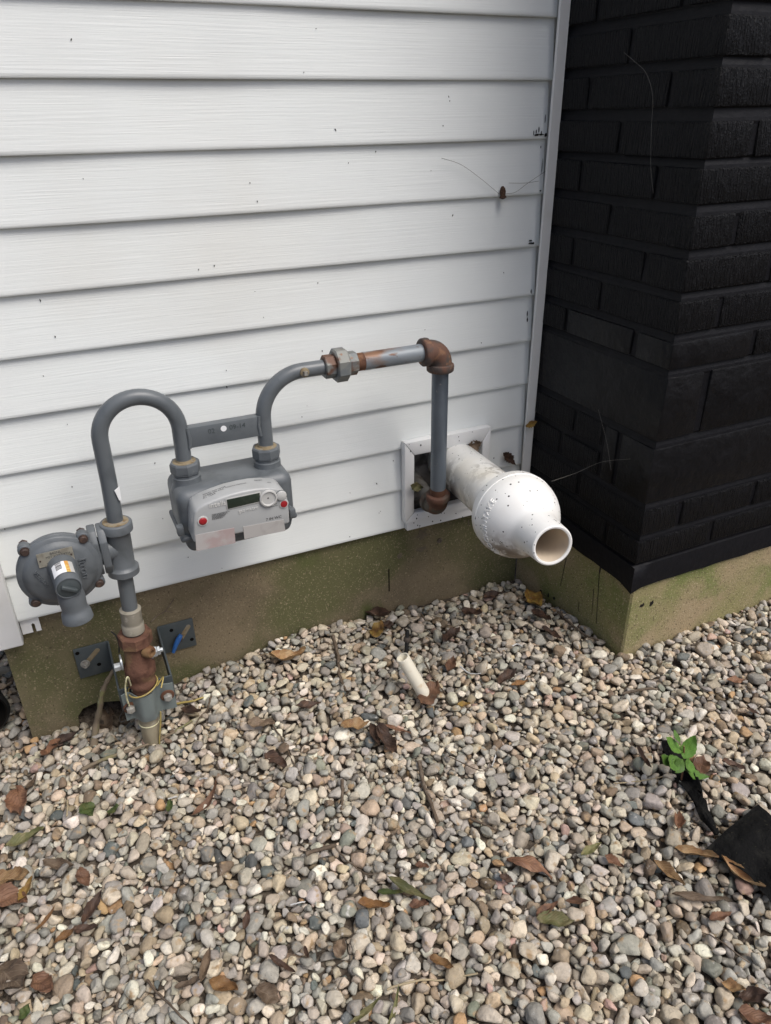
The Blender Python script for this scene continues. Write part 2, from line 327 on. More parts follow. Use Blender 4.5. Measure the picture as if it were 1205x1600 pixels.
LM = {'R': leaf_mat('rust brown leaf', (.155, .078, .045), (.215, .115, .065), (.09, .047, .03)),
      'T': leaf_mat('tan leaf', (.30, .185, .085), (.22, .115, .05), (.38, .27, .15)),
      'D': leaf_mat('dark brown leaf', (.062, .036, .025), (.10, .055, .034), (.035, .022, .017)),
      'B': leaf_mat('grey brown leaf', (.15, .105, .068), (.10, .066, .042), (.21, .16, .11)),
      'O': leaf_mat('orange brown leaf', (.24, .12, .042), (.16, .078, .032), (.31, .18, .075)),
      'G': leaf_mat('olive leaf', (.13, .13, .05), (.19, .16, .075), (.085, .09, .033)),
      'N': leaf_mat('green fallen leaf', (.060, .095, .020), (.085, .11, .03), (.13, .13, .04)),
      'Y': leaf_mat('yellow brown leaf', (.36, .235, .055), (.25, .13, .035), (.12, .06, .025)),
      'W': leaf_mat('bright green seedling leaf', (.085, .180, .028), (.068, .145, .024), (.13, .225, .045), .5)}

# ================================================================== SETTING
X1, D = 0.9359, 0.4043
def sheet(name, x0, x1, y0, y1, z, mt):
    o = link(name, mesh([(x0, y0, z), (x1, y0, z), (x1, y1, z), (x0, y1, z)], [(0, 1, 2, 3)]), mt); o['kind'] = 'structure'; return o
sheet('ground', -200, 200, -200, 200, -.36, M_SOIL)

# ------------------------------------------------------------------ house wall of lapped vinyl boards
H = .1016
wall = thing('house_wall', 'white lapped vinyl siding wall of the house behind the gas pipes', 'wall', (.33, .02, 0))
def board_profile(z0):
    pts = [(.0075, -.0010), (.0035, -.0012), (.0010, -.0004), (.0000, .0016), (.0002, .006), (.0006, .010)]
    return [(y, z0 + z) for y, z in pts] + [(.0098, z0 + H + .006), (.0118, z0 + H + .006), (.0090, z0 + .004)]
def board(x0, x1, z0, jit=0):
    pr = board_profile(z0); n = len(pr); xs = np.linspace(x0, x1, max(2, int((x1 - x0) / .06)))
    v = []
    for i, x in enumerate(xs):
        wv = .0009 * math.sin(x * 7 + z0 * 31) + .0006 * math.sin(x * 17 + z0 * 13)
        v += [(x, y + wv * (.3 + (z - z0) / H), z + .0005 * math.sin(x * 5 + z0 * 50)) for y, z in pr]
    fc = [tuple(reversed(range(n))), tuple((len(xs) - 1) * n + k for k in range(n))]
    for i in range(len(xs) - 1):
        for k in range(n):
            k2 = (k + 1) % n; fc.append((i * n + k, i * n + k2, (i + 1) * n + k2, (i + 1) * n + k))
    bm = bmesh.new(); me = mesh(v, fc); bm.from_mesh(me); bpy.data.meshes.remove(me); return frombm(bm)
FX0, FX1, FZ0, FZ1 = .596, .818, .006, .2245      # outside of the white frame round the pipe opening
for k in range(17):
    z0 = k * H; xe = .9240 - .0010 * (k % 3)
    if k in (0, 1):
        link('siding_board', board(-.24, FX0 + .008, z0), M_SIDE, wall, 40); link('siding_board', board(FX1 - .008, xe, z0), M_SIDE, wall, 40)
    else: link('siding_board', board(-.24, xe, z0), M_SIDE, wall, 40)
# trim at the chimney: a channel that the board ends slide into
link('edge_trim', join(rbox(.9130, .9335, -.0215, -.0195, -.004, 1.76, .0006, 1), rbox(.9335, .9356, -.0215, .018, -.004, 1.76, .0006, 1), rbox(.8985, .9335, .0165, .018, -.004, 1.76, .0004, 1), rbox(.9122, .9134, -.0205, -.0165, -.004, 1.76, .0004, 1)), M_TRIM, wall, 40)
post = link('corner_post', rbox(-.312, -.2325, -.020, .004, -.0445, 1.76, .004, 3), M_POST, wall, 40)
link('corner_post', rbox(-.312, -.290, .0045, .07, -.0445, 1.76, .003, 2), M_POST, wall, 40)
# perforated nailing strip that peeps out below the lowest board
pts = [(-.232, -.036), (-.213, -.036), (-.213, -.018), (-.210, -.015), (-.207, -.018), (-.207, -.036), (-.1975, -.036), (-.1975, .003), (-.232, .003)]
link('nailing_strip', prism(pts, (0, .0065, 0), (1, 0, 0), (0, 0, 1), (0, .0015, 0)), M_POST, wall)
# boards on the return side of the house corner
for k in range(17):
    me = board(.07, 1.2, k * H)
    for v in me.vertices: x, y, z = v.co; v.co = Vector((-.2955 + y, x, z))
    link('siding_board', me, M_SIDE, wall, 40)
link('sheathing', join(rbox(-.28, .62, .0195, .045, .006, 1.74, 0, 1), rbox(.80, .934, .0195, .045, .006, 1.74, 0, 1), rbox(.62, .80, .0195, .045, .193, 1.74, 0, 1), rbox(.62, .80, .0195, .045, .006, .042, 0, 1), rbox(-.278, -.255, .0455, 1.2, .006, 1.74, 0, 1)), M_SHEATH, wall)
# the pipe opening: four mitred rails, and the cobwebbed recess behind
IX0, IX1, IZ0, IZ1 = .6205, .7965, .046, .1905
Yf = -.0195
def rail(a, b, c, d):
    return prism([a, b, c, d], (0, Yf, 0), (1, 0, 0), (0, 0, 1), (0, .020, 0), .0028, 2)
fr = link('opening_frame', rail((FX0, FZ1), (FX1, FZ1), (IX1, IZ1), (IX0, IZ1)), M_POST, wall, 40)
link('frame_rail', rail((FX0, FZ0 + .017), (IX0, IZ0), (IX0, IZ1 - .0006), (FX0, FZ1 - .0006)), M_POST, fr, 40)
link('frame_rail', rail((FX1, FZ1 - .0006), (IX1, IZ1 - .0006), (IX1, IZ0), (FX1, FZ0 + .017)), M_POST, fr, 40)
link('frame_rail', rail((FX0, FZ0 + .0165), (FX1, FZ0 + .0165), (IX1, IZ0 - .0006), (IX0, IZ0 - .0006)), M_POST, fr, 40)
link('sill_strip', rbox(FX0 + .009, FX1 - .009, -.0135, .004, -.0015, FZ0 + .016, .001, 1), M_POST, fr, 40)
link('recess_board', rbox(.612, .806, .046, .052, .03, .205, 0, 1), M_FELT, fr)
# smears of black paint on the board ends
def splat(px, py, Y, wpx, hpx, n=14, seed=0, depth=.0007, jag=.5, X=None):
    rg = random.Random(seed); c = at(px, py, Y); s = float((c - CAM) @ CF) / FPX
    pts = []
    for k in range(n):
        t = 2 * PI * k / n; q = 1 - jag * rg.random(); pts.append((math.cos(t) * wpx * .5 * s * q, math.sin(t) * hpx * .5 * s * q))
    return prism(pts, c, (1, 0, 0), (0, 0, 1), (0, -depth, 0))
sm = []
for i, (px, py, ww, hh) in enumerate([(853, 211, 7, 7), (846, 210, 12, 3), (840, 210, 14, 2), (838, 206, 2, 9), (842, 203, 2, 10), (846, 207, 2, 8), (834, 208, 2, 8), (838, 211, 9, 3),
        (829, 376, 8, 3), (832, 380, 9, 4), (828, 380, 7, 3), (830, 455, 2, 9), (824, 500, 3, 9), (824, 490, 2, 12), (844.5, 298, 4, 3), (845, 230, 2, 5), (852, 185, 1.5, 14), (847, 260, 1.2, 26)]):
    Q = at(px, py, 0); k = (Q[2] % H) / H
    sm.append(splat(px, py, -.0008 + .0096 * min(1, max(0, k - .06)), ww, hh, 12, i, .0006))
for q_ in sm: link('paint_smear', q_, M_SPOT, wall)
# flecks of dirt and droppings scattered over the boards
sm = []; rg = random.Random(5)
def fleckY(z): return -.0004 + .0096 * max(0, ((z % H) / H - .06))
for i in range(80):
    x = rg.uniform(-.22, .89); z = rg.uniform(.01, 1.05) if rg.random() < .8 else rg.uniform(.01, .3)
    if FX0 - .01 < x < FX1 + .01 and z < FZ1 + .01: continue
    if (z % H) < .008 or (z % H) > H - .004: continue
    a = rg.uniform(.0004, .0009); b = a * rg.uniform(1, 3.2); th = rg.uniform(-.6, .6)
    pts = [((a * math.cos(q) * math.cos(th) - b * math.sin(q) * math.sin(th)), (a * math.cos(q) * math.sin(th) + b * math.sin(q) * math.cos(th))) for q in [2 * PI * k / 6 for k in range(6)]]
    sm.append(prism(pts, (x, fleckY(z) + .0006, z), (1, 0, 0), (0, 0, 1), (0, -.0014, 0)))
for i in range(26):
    x = rg.uniform(.60, .80); z = rg.choice([rg.uniform(.0, .02), rg.uniform(.026, .043), rg.uniform(.20, .222)])
    Y = -.0138 if z < .021 else -.0198
    a = rg.uniform(.0007, .0018); sm.append(prism([(a * math.cos(2 * PI * k / 6), 1.3 * a * math.sin(2 * PI * k / 6)) for k in range(6)], (x, Y, z), (1, 0, 0), (0, 0, 1), (0, -.0006, 0)))
o = link('fleck', join(*sm), M_SPOT, wall); o['kind'] = 'stuff'

# ------------------------------------------------------------------ house foundation
fnd = thing('house_foundation', 'mossy brown concrete foundation under the white siding', 'foundation', (.33, .1, -.3))
A = [at(px, py, .015) for px, py in ((122, 1120), (130, 1107), (150, 1098), (186, 1095), (208, 1099), (222, 1118))]
poly = [(-.2735, -.40), (-.2725, -.001), (.9420, -.001), (.9420, -.40), (A[5][0] + .012, -.40)] + [(q[0], q[2]) for q in reversed(A)] + [(A[0][0] - .006, -.40)]
link('concrete_wall', prism(poly, (0, .015, 0), (1, 0, 0), (0, 0, 1), (0, .16, 0)), M_CONC, fnd)
link('concrete_wall', rbox(-.2735, -.10, .176, 1.2, -.40, -.001, 0), M_CONC, fnd)
link('cavity_shade', rbox(A[0][0] - .02, A[5][0] + .03, .177, .18, -.40, -.1, 0), M_HOLE, fnd)  # near-black panel behind the notch, the hollow's shade put into its colour
c = at(608, 900, .014); link('form_line', rbox(c[0] - .0012, c[0] + .0012, .0135, .016, c[2] - .045, c[2] + .02, 0), M_HOLE, fnd)
c = at(687, 845, .014); link('tie_hole', lathe(c + np.array([0, .001, 0]), (0, -1, 0), [(.0075, 0), (.0068, .0016), (.0045, .0017), (.004, .0004)], 16), M_SOIL, fnd)
sm = []
for i, (px, py, ww, hh) in enumerate([(660, 835, 22, 26), (657, 858, 24, 12), (625, 868, 10, 14), (732, 816, 3, 16)]): sm.append(splat(px, py, .0148, ww, hh, 18, 40 + i, .0006, .55))
M_STAIN = mat('old stain', (.115, .092, .062), [((.16, .13, .085), 60, .4, .65)], .9)
for q_ in sm: link('stain', q_, M_STAIN, fnd)

# ------------------------------------------------------------------ chimney of black painted brick
chim = thing('brick_chimney', 'black painted brick chimney beside the white siding', 'chimney', (1.35, -.2, 0))
ft = thing('chimney_footing', 'tan and green concrete footing under the black chimney', 'foundation', (1.35, -.2, -.3))
XR = 1.86
link('concrete_block', rbox(.9425, XR, -.4025, .0149, -.40, -.0285, .004, 1), M_CONC2, ft)
sm = [prism([(p[0] * .0085, p[1] * .0085) for p in s], (at(px, py, -.4026)), (1, 0, 0), (0, 0, 1), (0, -.0008, 0)) for px, py, s in
      ((1003, 946, [(-.7, 0), (-.3, .5), (.1, .3), (.5, .7), (.8, -.1), (.3, -.3), (.2, -.6), (-.2, -.3), (-.6, -.4)]), (1018, 943, [(-.6, -.5), (-.4, .2), (-.7, .5), (0, .6), (.3, 1), (.6, .3), (.5, -.3), (.2, -.4), (0, -.8)]))]
for q_ in sm: link('paint_spot', q_, M_SPOT, ft)
sm = []
for px, py, ww, hh in ((845, 925, 7, 18), (866, 935, 6, 8), (838, 945, 6, 10), (857, 930, 3, 14)):
    c = atx(px, py, .9421); s = .0014; rg = random.Random(int(px)); pts = [(math.cos(2 * PI * k / 12) * ww * s * .6 * rg.uniform(.5, 1), math.sin(2 * PI * k / 12) * hh * s * .5 * rg.uniform(.5, 1)) for k in range(12)]
    sm.append(prism(pts, c, (0, 1, 0), (0, 0, 1), (-.0008, 0, 0)))
for (pa, pb, ww) in (((885, 872), (876, 915), .0009), ((937, 890), (932, 975), .0006), ((928, 920), (925, 960), .0005), ((939, 884), (937, 896), .0028), ((905, 940), (904, 955), .0005)):
    c0 = atx(*pa, .9421); c1 = atx(*pb, .9421); sm.append(prism([(-ww, 0), (ww, 0), (ww * .3, -1), (-ww * .3, -1)], c0, (0, 1, 0), tuple(c0 - c1), (-.0008, 0, 0)))
for q_ in sm: link('paint_run', q_, M_SPOT, ft)
# parged ledge with an uneven painted lower edge: a wash that leans in towards the first brick course
def ledge():
    v = []; fc = []; path = [(X1 - .006, 0.0, -1, 0)] + [(X1 - .006, -D * k / 14, -1, 0) for k in range(1, 14)] + [(X1 - .006, -D - .006, -.7, -.7)] + [(X1 + .02 + .03 * k, -D - .006, 0, -1) for k in range(30)]
    rg = random.Random(3); n = 5
    for i, (x, y, nx, ny) in enumerate(path):
        e = rg.uniform(-.0014, .0018)
        if i == 14: e = -.010
        for (of, z) in ((.012, -.022 + e), (.000, -.0225 + e), (.0005, -.006), (-.006, .027), (-.022, .032)):
            v.append((x - (-nx) * 0 + nx * of * -1 * -1 if False else x - nx * (-of) * -1 * -1 if False else x + nx * (-0) + (-nx) * (-of) * -1 * (-1) * 0 + (nx * (0 if of >= 0 else of)) - (nx * of if of > 0 else 0), y + (ny * (0 if of >= 0 else of)) - (ny * of if of > 0 else 0), z))
    for i in range(len(path) - 1):
        for k in range(n - 1): fc.append((i * n + k, (i + 1) * n + k, (i + 1) * n + k + 1, i * n + k + 1))
    bm = bmesh.new(); me = mesh(v, fc); bm.from_mesh(me); bpy.data.meshes.remove(me); return frombm(bm)
link('parged_ledge', ledge(), M_MORT, chim, 60)
def brick(x0, x1, y0, y1, z0, z1, mt, jit=.0018):
    rj = lambda: random.uniform(-jit, jit)
    bm = bmesh.new(); bmesh.ops.create_cube(bm, size=1)
    for v in bm.verts: v.co = Vector(((x0 + x1) / 2 + v.co.x * (x1 - x0) + rj(), (y0 + y1) / 2 + v.co.y * (y1 - y0) + rj(), (z0 + z1) / 2 + v.co.z * (z1 - z0) + rj() * .7))
    bevel(bm, .0040, 2); link('brick', frombm(bm), mt, chim, 35)
rows = [(.0355, .0885), (.1020, .1595), None, None, (.4470, .4965), (.5110, .5685), (.5825, .6370), (.6530, .7065), (.7225, .7770), (.7910, .8440), (.8625, .9145), (.9300, .9820)]
rows += [(.9995 + .0695 * k, .9995 + .0535 + .0695 * k) for k in range(11)]
J = .011
for i, rw in enumerate(rows):
    if rw is None: continue
    z0, z1 = rw; stretch = i % 2 == 0
    if i == 0: stretch = True
    if i == 1: stretch = False
    m0 = M_BRICK
    if stretch:          # a stretcher on the front at the corner, its end showing on the side
        brick(X1, X1 + .196, -D, -D + .093, z0, z1, M_SMOOTH if i == 4 else m0)
        brick(X1, X1 + .093, -D + .093 + J, -.100 - J / 2, z0, z1, M_SMOOTH if i == 4 else m0); brick(X1, X1 + .093, -.100 + J / 2, -.001, z0, z1, m0)
        x = X1 + .196 + J
    else:
        brick(X1, X1 + .093, -D, -.200 - J / 2, z0, z1, m0); brick(X1, X1 + .093, -.200 + J / 2, -.001, z0, z1, m0)
        x = X1 + .093 + J
    while x < XR - .02:
        x2 = min(x + .196, XR); brick(x, x2, -D, -D + .093, z0, z1, m0); x = x2 + J
# the two tall smooth courses
za0, za1, zb0, zb1 = .1735, .2930, .3085, .4330
brick(X1, X1 + .40, -D, -D + .093, za0, za1, M_SMOOTH); brick(X1 + .411, X1 + .81, -D, -D + .093, za0, za1, M_SMOOTH); brick(X1 + .821, XR, -D, -D + .093, za0, za1, M_SMOOTH)
brick(X1, X1 + .093, -D + .104, -.262, za0, za1, M_SMOOTH)
for za, zc, sp in ((za0, za0 + .0535, (-.252, -.130, -.119, -.001)), (za0 + .066, za1, (-.252, -.170, -.159, -.001))):
    brick(X1, X1 + .093, sp[0], sp[1], za, zc, M_BRICK); brick(X1, X1 + .093, sp[2], sp[3], za, zc, M_BRICK)
brick(X1, X1 + .093, -D, -.001, zb0, zb1, M_SMOOTH)
x = X1 + .093 + .016
while x < XR - .02: x2 = min(x + .40, XR); brick(x, x2, -D, -D + .093, zb0, zb1, M_SMOOTH); x = x2 + J
zs = sorted([r_ for r_ in rows if r_] + [(za0, za1), (zb0, zb1)]); prof = [(-.028, .008), (zs[0][0], .0045)]
for (q0_, q1_), nx_ in zip(zs, zs[1:] + [(1.80, 1.82)]):
    prof += [(q1_ - .006, .0040), (q1_ - .0012, .0028), (q1_ + .004, .0036), (nx_[0] - .0015, .0070), (nx_[0] + .003, .0036)]
v = []; fc = []
for z_, rc in prof: v += [(X1 + rc, .0, z_), (X1 + rc, -D + rc, z_), (XR - .01, -D + rc, z_), (XR - .01, .0, z_)]
for i in range(len(prof) - 1):
    for k in range(4): fc.append((i * 4 + k, i * 4 + (k + 1) % 4, i * 4 + 4 + (k + 1) % 4, i * 4 + 4 + k))
fc += [(3, 2, 1, 0), tuple(len(v) - 4 + k for k in range(4))]
bm = bmesh.new(); me = mesh(v, fc); bm.from_mesh(me); bpy.data.meshes.remove(me)
link('mortar_core', frombm(bm), M_MORT, chim)

# ------------------------------------------------------------------ gravel bed, pebble by pebble
RES = .002; GX0, GX1, GY0, GY1 = -.85, 1.75, -1.45, .45
nx, ny = int((GX1 - GX0) / RES), int((GY1 - GY0) / RES)
gx = GX0 + (np.arange(nx) + .5) * RES; gy = GY0 + (np.arange(ny) + .5) * RES
cx_ = np.linspace(GX0, GX1, 66); cy_ = np.linspace(GY0, GY1, 48)
ZC = g(*np.meshgrid(cx_, cy_, indexing='xy'))
fxi = (gx - GX0) / (GX1 - GX0) * 65; fyi = (gy - GY0) / (GY1 - GY0) * 47
ix = np.clip(fxi.astype(int), 0, 64); iy = np.clip(fyi.astype(int), 0, 46); tx = (fxi - ix)[None]; ty = (fyi - iy)[:, None]
G = (ZC[np.ix_(iy, ix)] * (1 - tx) + ZC[np.ix_(iy, ix + 1)] * tx) * (1 - ty) + (ZC[np.ix_(iy + 1, ix)] * (1 - tx) + ZC[np.ix_(iy + 1, ix + 1)] * tx) * ty
Hm = (G - .030).astype(np.float32); own = np.full((ny, nx), -1, np.int32)
def blocked(x, y): return ((y > .004) & (x > -.283)) | ((x > .933) & (y > -D - .0)) 
def infr(x, y, z, mrg=60):
    d = np.stack([x - CAM[0], y - CAM[1], z - CAM[2]], -1); dz = d @ CF
    X = 602.5 + FPX * (d @ CR) / dz; Y = 800 - FPX * (d @ CU) / dz
    return (dz > .1) & (X > -mrg) & (X < 1205 + mrg) & (Y > -mrg) & (Y < 1600 + mrg)
def rand_sites(n, only=None):
    x = RNG.uniform(GX0 + .03, GX1 - .03, n * 4); y = RNG.uniform(GY0 + .03, GY1 - .03, n * 4)
    ok = ~blocked(x, y); x, y = x[ok], y[ok]; i = infr(x, y, np.full_like(x, -.22))
    keep = i if only else (i | (RNG.random(len(x)) < .26))
    return x[keep][:n], y[keep][:n]
NP = 42000
PB = []
K = 7
order = np.concatenate([np.full(8000, 0), np.full(NP - 8000, 1)])
Sx, Sy = [], []
while len(Sx) < NP * K:
    a, b = rand_sites(60000); Sx += list(a); Sy += list(b)
Sx = np.array(Sx); Sy = np.array(Sy)
for i in range(NP):
    if order[i] == 0: a = float(np.clip(RNG.lognormal(math.log(.0056), .30), .0032, .010))
    else: a = float(np.clip(RNG.lognormal(math.log(.0074), .33), .0036, .0165))
    if RNG.random() < .12: a *= .6
    b = a * RNG.uniform(.58, .96); c = a * RNG.uniform(.38, .78); yaw = RNG.uniform(0, PI)
    hw = int(a / RES) + 1; off = np.arange(-hw, hw + 1) * RES
    U_, V_ = np.meshgrid(off, off); cu, su = math.cos(yaw), math.sin(yaw)
    rho = ((U_ * cu + V_ * su) / a) ** 2 + ((-U_ * su + V_ * cu) / b) ** 2
    msk = rho < .92; cap = c * np.sqrt(np.clip(1 - rho, 0, 1)); mi, mj = np.nonzero(msk); cp = cap[msk]
    xs = Sx[i * K:(i + 1) * K]; ys = Sy[i * K:(i + 1) * K]
    px = ((xs - GX0) / RES).astype(int); py = ((ys - GY0) / RES).astype(int)
    I = np.clip(py[:, None] + mi[None] - hw, 0, ny - 1); Jx = np.clip(px[:, None] + mj[None] - hw, 0, nx - 1)
    hh = Hm[I, Jx] + cp[None]
    q = np.sort(hh, 1); zc = q[:, int(.92 * (q.shape[1] - 1))]
    rel = zc + c - G[py, px]; kk = int(np.argmin(rel)); z = float(zc[kk])
    if rel[kk] > .012: continue
    # tilt with the surface it lands on
    loc = Hm[I[kk], Jx[kk]]; uu = U_[msk]; vv = V_[msk]
    sx = float((loc * uu).sum() / ((uu ** 2).sum() + 1e-9)); sy = float((loc * vv).sum() / ((vv ** 2).sum() + 1e-9))
    sx = max(-.7, min(.7, sx * .7)) + RNG.normal(0, .12); sy = max(-.7, min(.7, sy * .7)) + RNG.normal(0, .12)
    Hm[I[kk], Jx[kk]] = np.maximum(Hm[I[kk], Jx[kk]], z + cp + sx * uu * .6 + sy * vv * .6); own[I[kk], Jx[kk]] = len(PB)
    PB.append((xs[kk], ys[kk], z, a, b, c, yaw, sx, sy))
PB = np.array(PB); n_p = len(PB)
def Htop(x, y, rad=.006, q=.8):
    i0 = int((x - GX0) / RES); j0 = int((y - GY0) / RES); k = max(1, int(rad / RES))
    return float(np.quantile(Hm[max(0, j0 - k):j0 + k + 1, max(0, i0 - k):i0 + k + 1], q))
pal = np.array([(.47, .405, .325), (.385, .34, .285), (.29, .28, .265), (.40, .315, .215), (.56, .53, .475), (.105, .122, .13), (.19, .135, .088), (.40, .265, .225), (.40, .235, .10), (.20, .215, .18), (.34, .325, .31), (.245, .235, .225), (.44, .35, .27)])
pal = pal * np.array([1.15, 1.13, 1.02]); pal = pal + (pal @ np.array([.3, .6, .1]))[:, None] * .0; lum = (pal @ np.array([.3, .6, .1]))[:, None]; pal = lum + (pal - lum) * .78; pal = pal * np.array([1.015, .995, .965])
pw = np.array([18, 22, 13, 7, 9, 2.6, 3.0, 1.3, .8, 1.4, 14, 8, 5]); pw = pw / pw.sum()
def ico(sub):
    bm = bmesh.new(); bmesh.ops.create_icosphere(bm, subdivisions=sub, radius=1); bm.verts.ensure_lookup_table()
    v = np.array([q.co[:] for q in bm.verts]); fc = np.array([[q.index for q in ff.verts] for ff in bm.faces]); bm.free(); return v, fc
def shapes(idx, V):
    n = len(idx); P = PB[idx]; rs = np.random.default_rng(5)
    KP = 10; nr = rs.normal(size=(n, KP, 3)); nr /= np.linalg.norm(nr, axis=-1, keepdims=True); hh = rs.uniform(.48, 1.0, (n, KP))
    pw_ = np.where(rs.random(n) < .22, rs.uniform(5, 8, n), rs.uniform(11, 30, n))[:, None]
    dd = np.einsum('vk,npk->nvp', V, nr).clip(0) / hh[:, None, :]
    s = (dd ** pw_[:, :, None]).sum(-1) + (1 / 1.12) ** pw_
    rr = s ** (-1 / pw_)
    kv = rs.normal(size=(n, 2, 3)) * 2.6; phv = rs.uniform(0, 6.3, (n, 2)); lump = (np.cos(np.einsum('vk,npk->nvp', V, kv) + phv[:, None, :]) * np.array([.055, .045])).sum(-1)
    rr = rr * (1 + lump)
    Q = V[None] * rr[:, :, None]
    Q = Q * P[:, None, 3:6] * 1.17
    cy, sy = np.cos(P[:, 6]), np.sin(P[:, 6])
    ez = np.stack([-P[:, 7], -P[:, 8], np.ones(n)], -1); ez /= np.linalg.norm(ez, axis=-1, keepdims=True)
    ex = np.stack([cy, sy, np.zeros(n)], -1); ex -= ez * (ex * ez).sum(-1, keepdims=True); ex /= np.linalg.norm(ex, axis=-1, keepdims=True); ey = np.cross(ez, ex)
    W = Q[..., 0:1] * ex[:, None] + Q[..., 1:2] * ey[:, None] + Q[..., 2:3] * ez[:, None] + P[:, None, 0:3]
    return W
col = pal[RNG.choice(len(pal), n_p, p=pw)] * RNG.uniform(.62, 1.20, (n_p, 1)) * RNG.uniform(.965, 1.035, (n_p, 3))
col = np.concatenate([col, np.ones((n_p, 1))], 1)
cnt = np.bincount(own[own >= 0], minlength=n_p)
dep = (PB[:, :3] - CAM) @ CF; vis = cnt / np.maximum(dep, .3) ** 2 * infr(PB[:, 0], PB[:, 1], PB[:, 2], -8)
big = np.argsort(-vis)[:300]
bed = bpy.data.objects.new('gravel_bed', None); COL.objects.link(bed); bed['kind'] = 'structure'; bed['label'] = 'bed of mixed river pebbles covering the ground'
def bulk(name, idx, sub, parent):
    V, Fc = ico(sub); W = shapes(idx, V); n, nv = W.shape[:2]
    me = bpy.data.meshes.new(name); co = W.reshape(-1, 3).astype(np.float32)
    fc = (Fc[None] + (np.arange(n) * nv)[:, None, None]).reshape(-1, 3).astype(np.int32)
    me.vertices.add(len(co)); me.vertices.foreach_set('co', co.ravel())
    me.loops.add(fc.size); me.loops.foreach_set('vertex_index', fc.ravel())
    me.polygons.add(len(fc)); me.polygons.foreach_set('loop_start', np.arange(0, fc.size, 3, dtype=np.int32))
    me.update(calc_edges=True)
    at_ = me.attributes.new('pebble_colour', 'FLOAT_COLOR', 'POINT'); at_.data.foreach_set('color', np.repeat(col[idx], nv, 0).astype(np.float32).ravel())
    o = link(name, me, M_PEB, parent, 180); return o
rest = np.setdiff1d(np.nonzero(cnt >= 6)[0], big); rest = rest[np.argsort(-vis[rest])]
mid, low = rest[:3600], rest[3600:]
V3, F3 = ico(3); W3 = shapes(big, V3)
for k, i in enumerate(big):
    me = mesh(W3[k], F3); a_ = me.attributes.new('pebble_colour', 'FLOAT_COLOR', 'POINT'); a_.data.foreach_set('color', np.tile(col[i], len(V3)).astype(np.float32))
    link('pebble', me, M_PEB, bed, 180)
o = bulk('gravel', low, 2, bed)
o2 = bulk('gravel_mid', mid, 3, None)
bm = bmesh.new(); bm.from_mesh(o.data); bm.from_mesh(o2.data); bm.to_mesh(o.data); bm.free(); bpy.data.objects.remove(o2); o['kind'] = 'stuff'
# fine soil showing in the gaps
gxs = np.linspace(-2.2, 3.0, 105); gys = np.linspace(-3.2, 1.6, 97); v = []; fc = []
XX, YY = np.meshgrid(gxs, gys); ZZ = g(XX, YY) - .020
for a_, b_, c_ in zip(XX.ravel(), YY.ravel(), ZZ.ravel()): v.append((a_, b_, c_))
for j in range(96):
    for i in range(104): k = j * 105 + i; fc.append((k, k + 1, k + 106, k + 105))
link('soil', mesh(v, fc), M_SOIL, bed, 180)

# ================================================================== GAS PIPING
YP = -.14
def rx(z): return -.0335 + .0375 * z                     # the riser leans a little
def RP(z): return np.array([rx(z), YP, z])
RDIR = (RP(1) - RP(0))
pip = thing('gas_piping', 'grey gas pipes looping from riser over meter to rusty elbow at the wall opening', 'gas pipe', (.25, YP, -.26))
ZT = float(at(180, 815, YP)[2]); ZB = float(at(203, 893, YP)[2])    # tee top and bottom
r34 = .0136
ZA = float(at(222, 619, YP)[2])
xl, xr_ = rx(.33), .1080
rad = (xr_ - xl) / 2; xc = (xl + xr_) / 2
ua = [RP(ZT - .01), RP((ZT + ZA - rad) / 2)] + [np.array([xc - rad * math.cos(t), YP, ZA - rad + rad * math.sin(t)]) for t in np.linspace(0, PI, 25)] + [np.array([xr_ - .0005, YP, .36]), np.array([xr_ - .0015, YP, .315])]
ub = link('inlet_bend', tube(ua, r34, 24), M_GREY, pip, 60)
c = at(183.5, 776, YP - r34)
st = []
link('pipe_sticker', prism([(-.0055, .013), (.0055, .016), (.0052, -.010), (.0008, -.008)], c + np.array([.001, .0012, 0]), (.82, .57, 0), (.04, 0, 1), (.0006, -.0009, 0)), M_STICK, ub)
ZH = .461; xo = .2555; R2 = .078
ob = [np.array([xo - .001, YP, .31]), np.array([xo, YP, .345])] + [np.array([xo + R2 - R2 * math.cos(t), YP, ZH - R2 + R2 * math.sin(t)]) for t in np.linspace(0, PI / 2, 15)] + [np.array([.375, YP, ZH]), np.array([.388, YP, ZH])]
ob_ = link('outlet_bend', tube(ob, r34, 24), M_GREY, pip, 60)
c = at(476, 582, YP - r34)
link('test_plug', join(lathe((c[0], YP - r34 + .002, c[2]), (.05, -1, 0), [(.0085, 0), (.0085, .0035), (.006, .005)], 18)), M_OCHRE, ob_, 40)
link('test_plug', hexp((c[0], YP - r34 - .002, c[2]), (.05, -1, 0), .0052, .007, 4), M_OLDBOLT, ob_, 40)
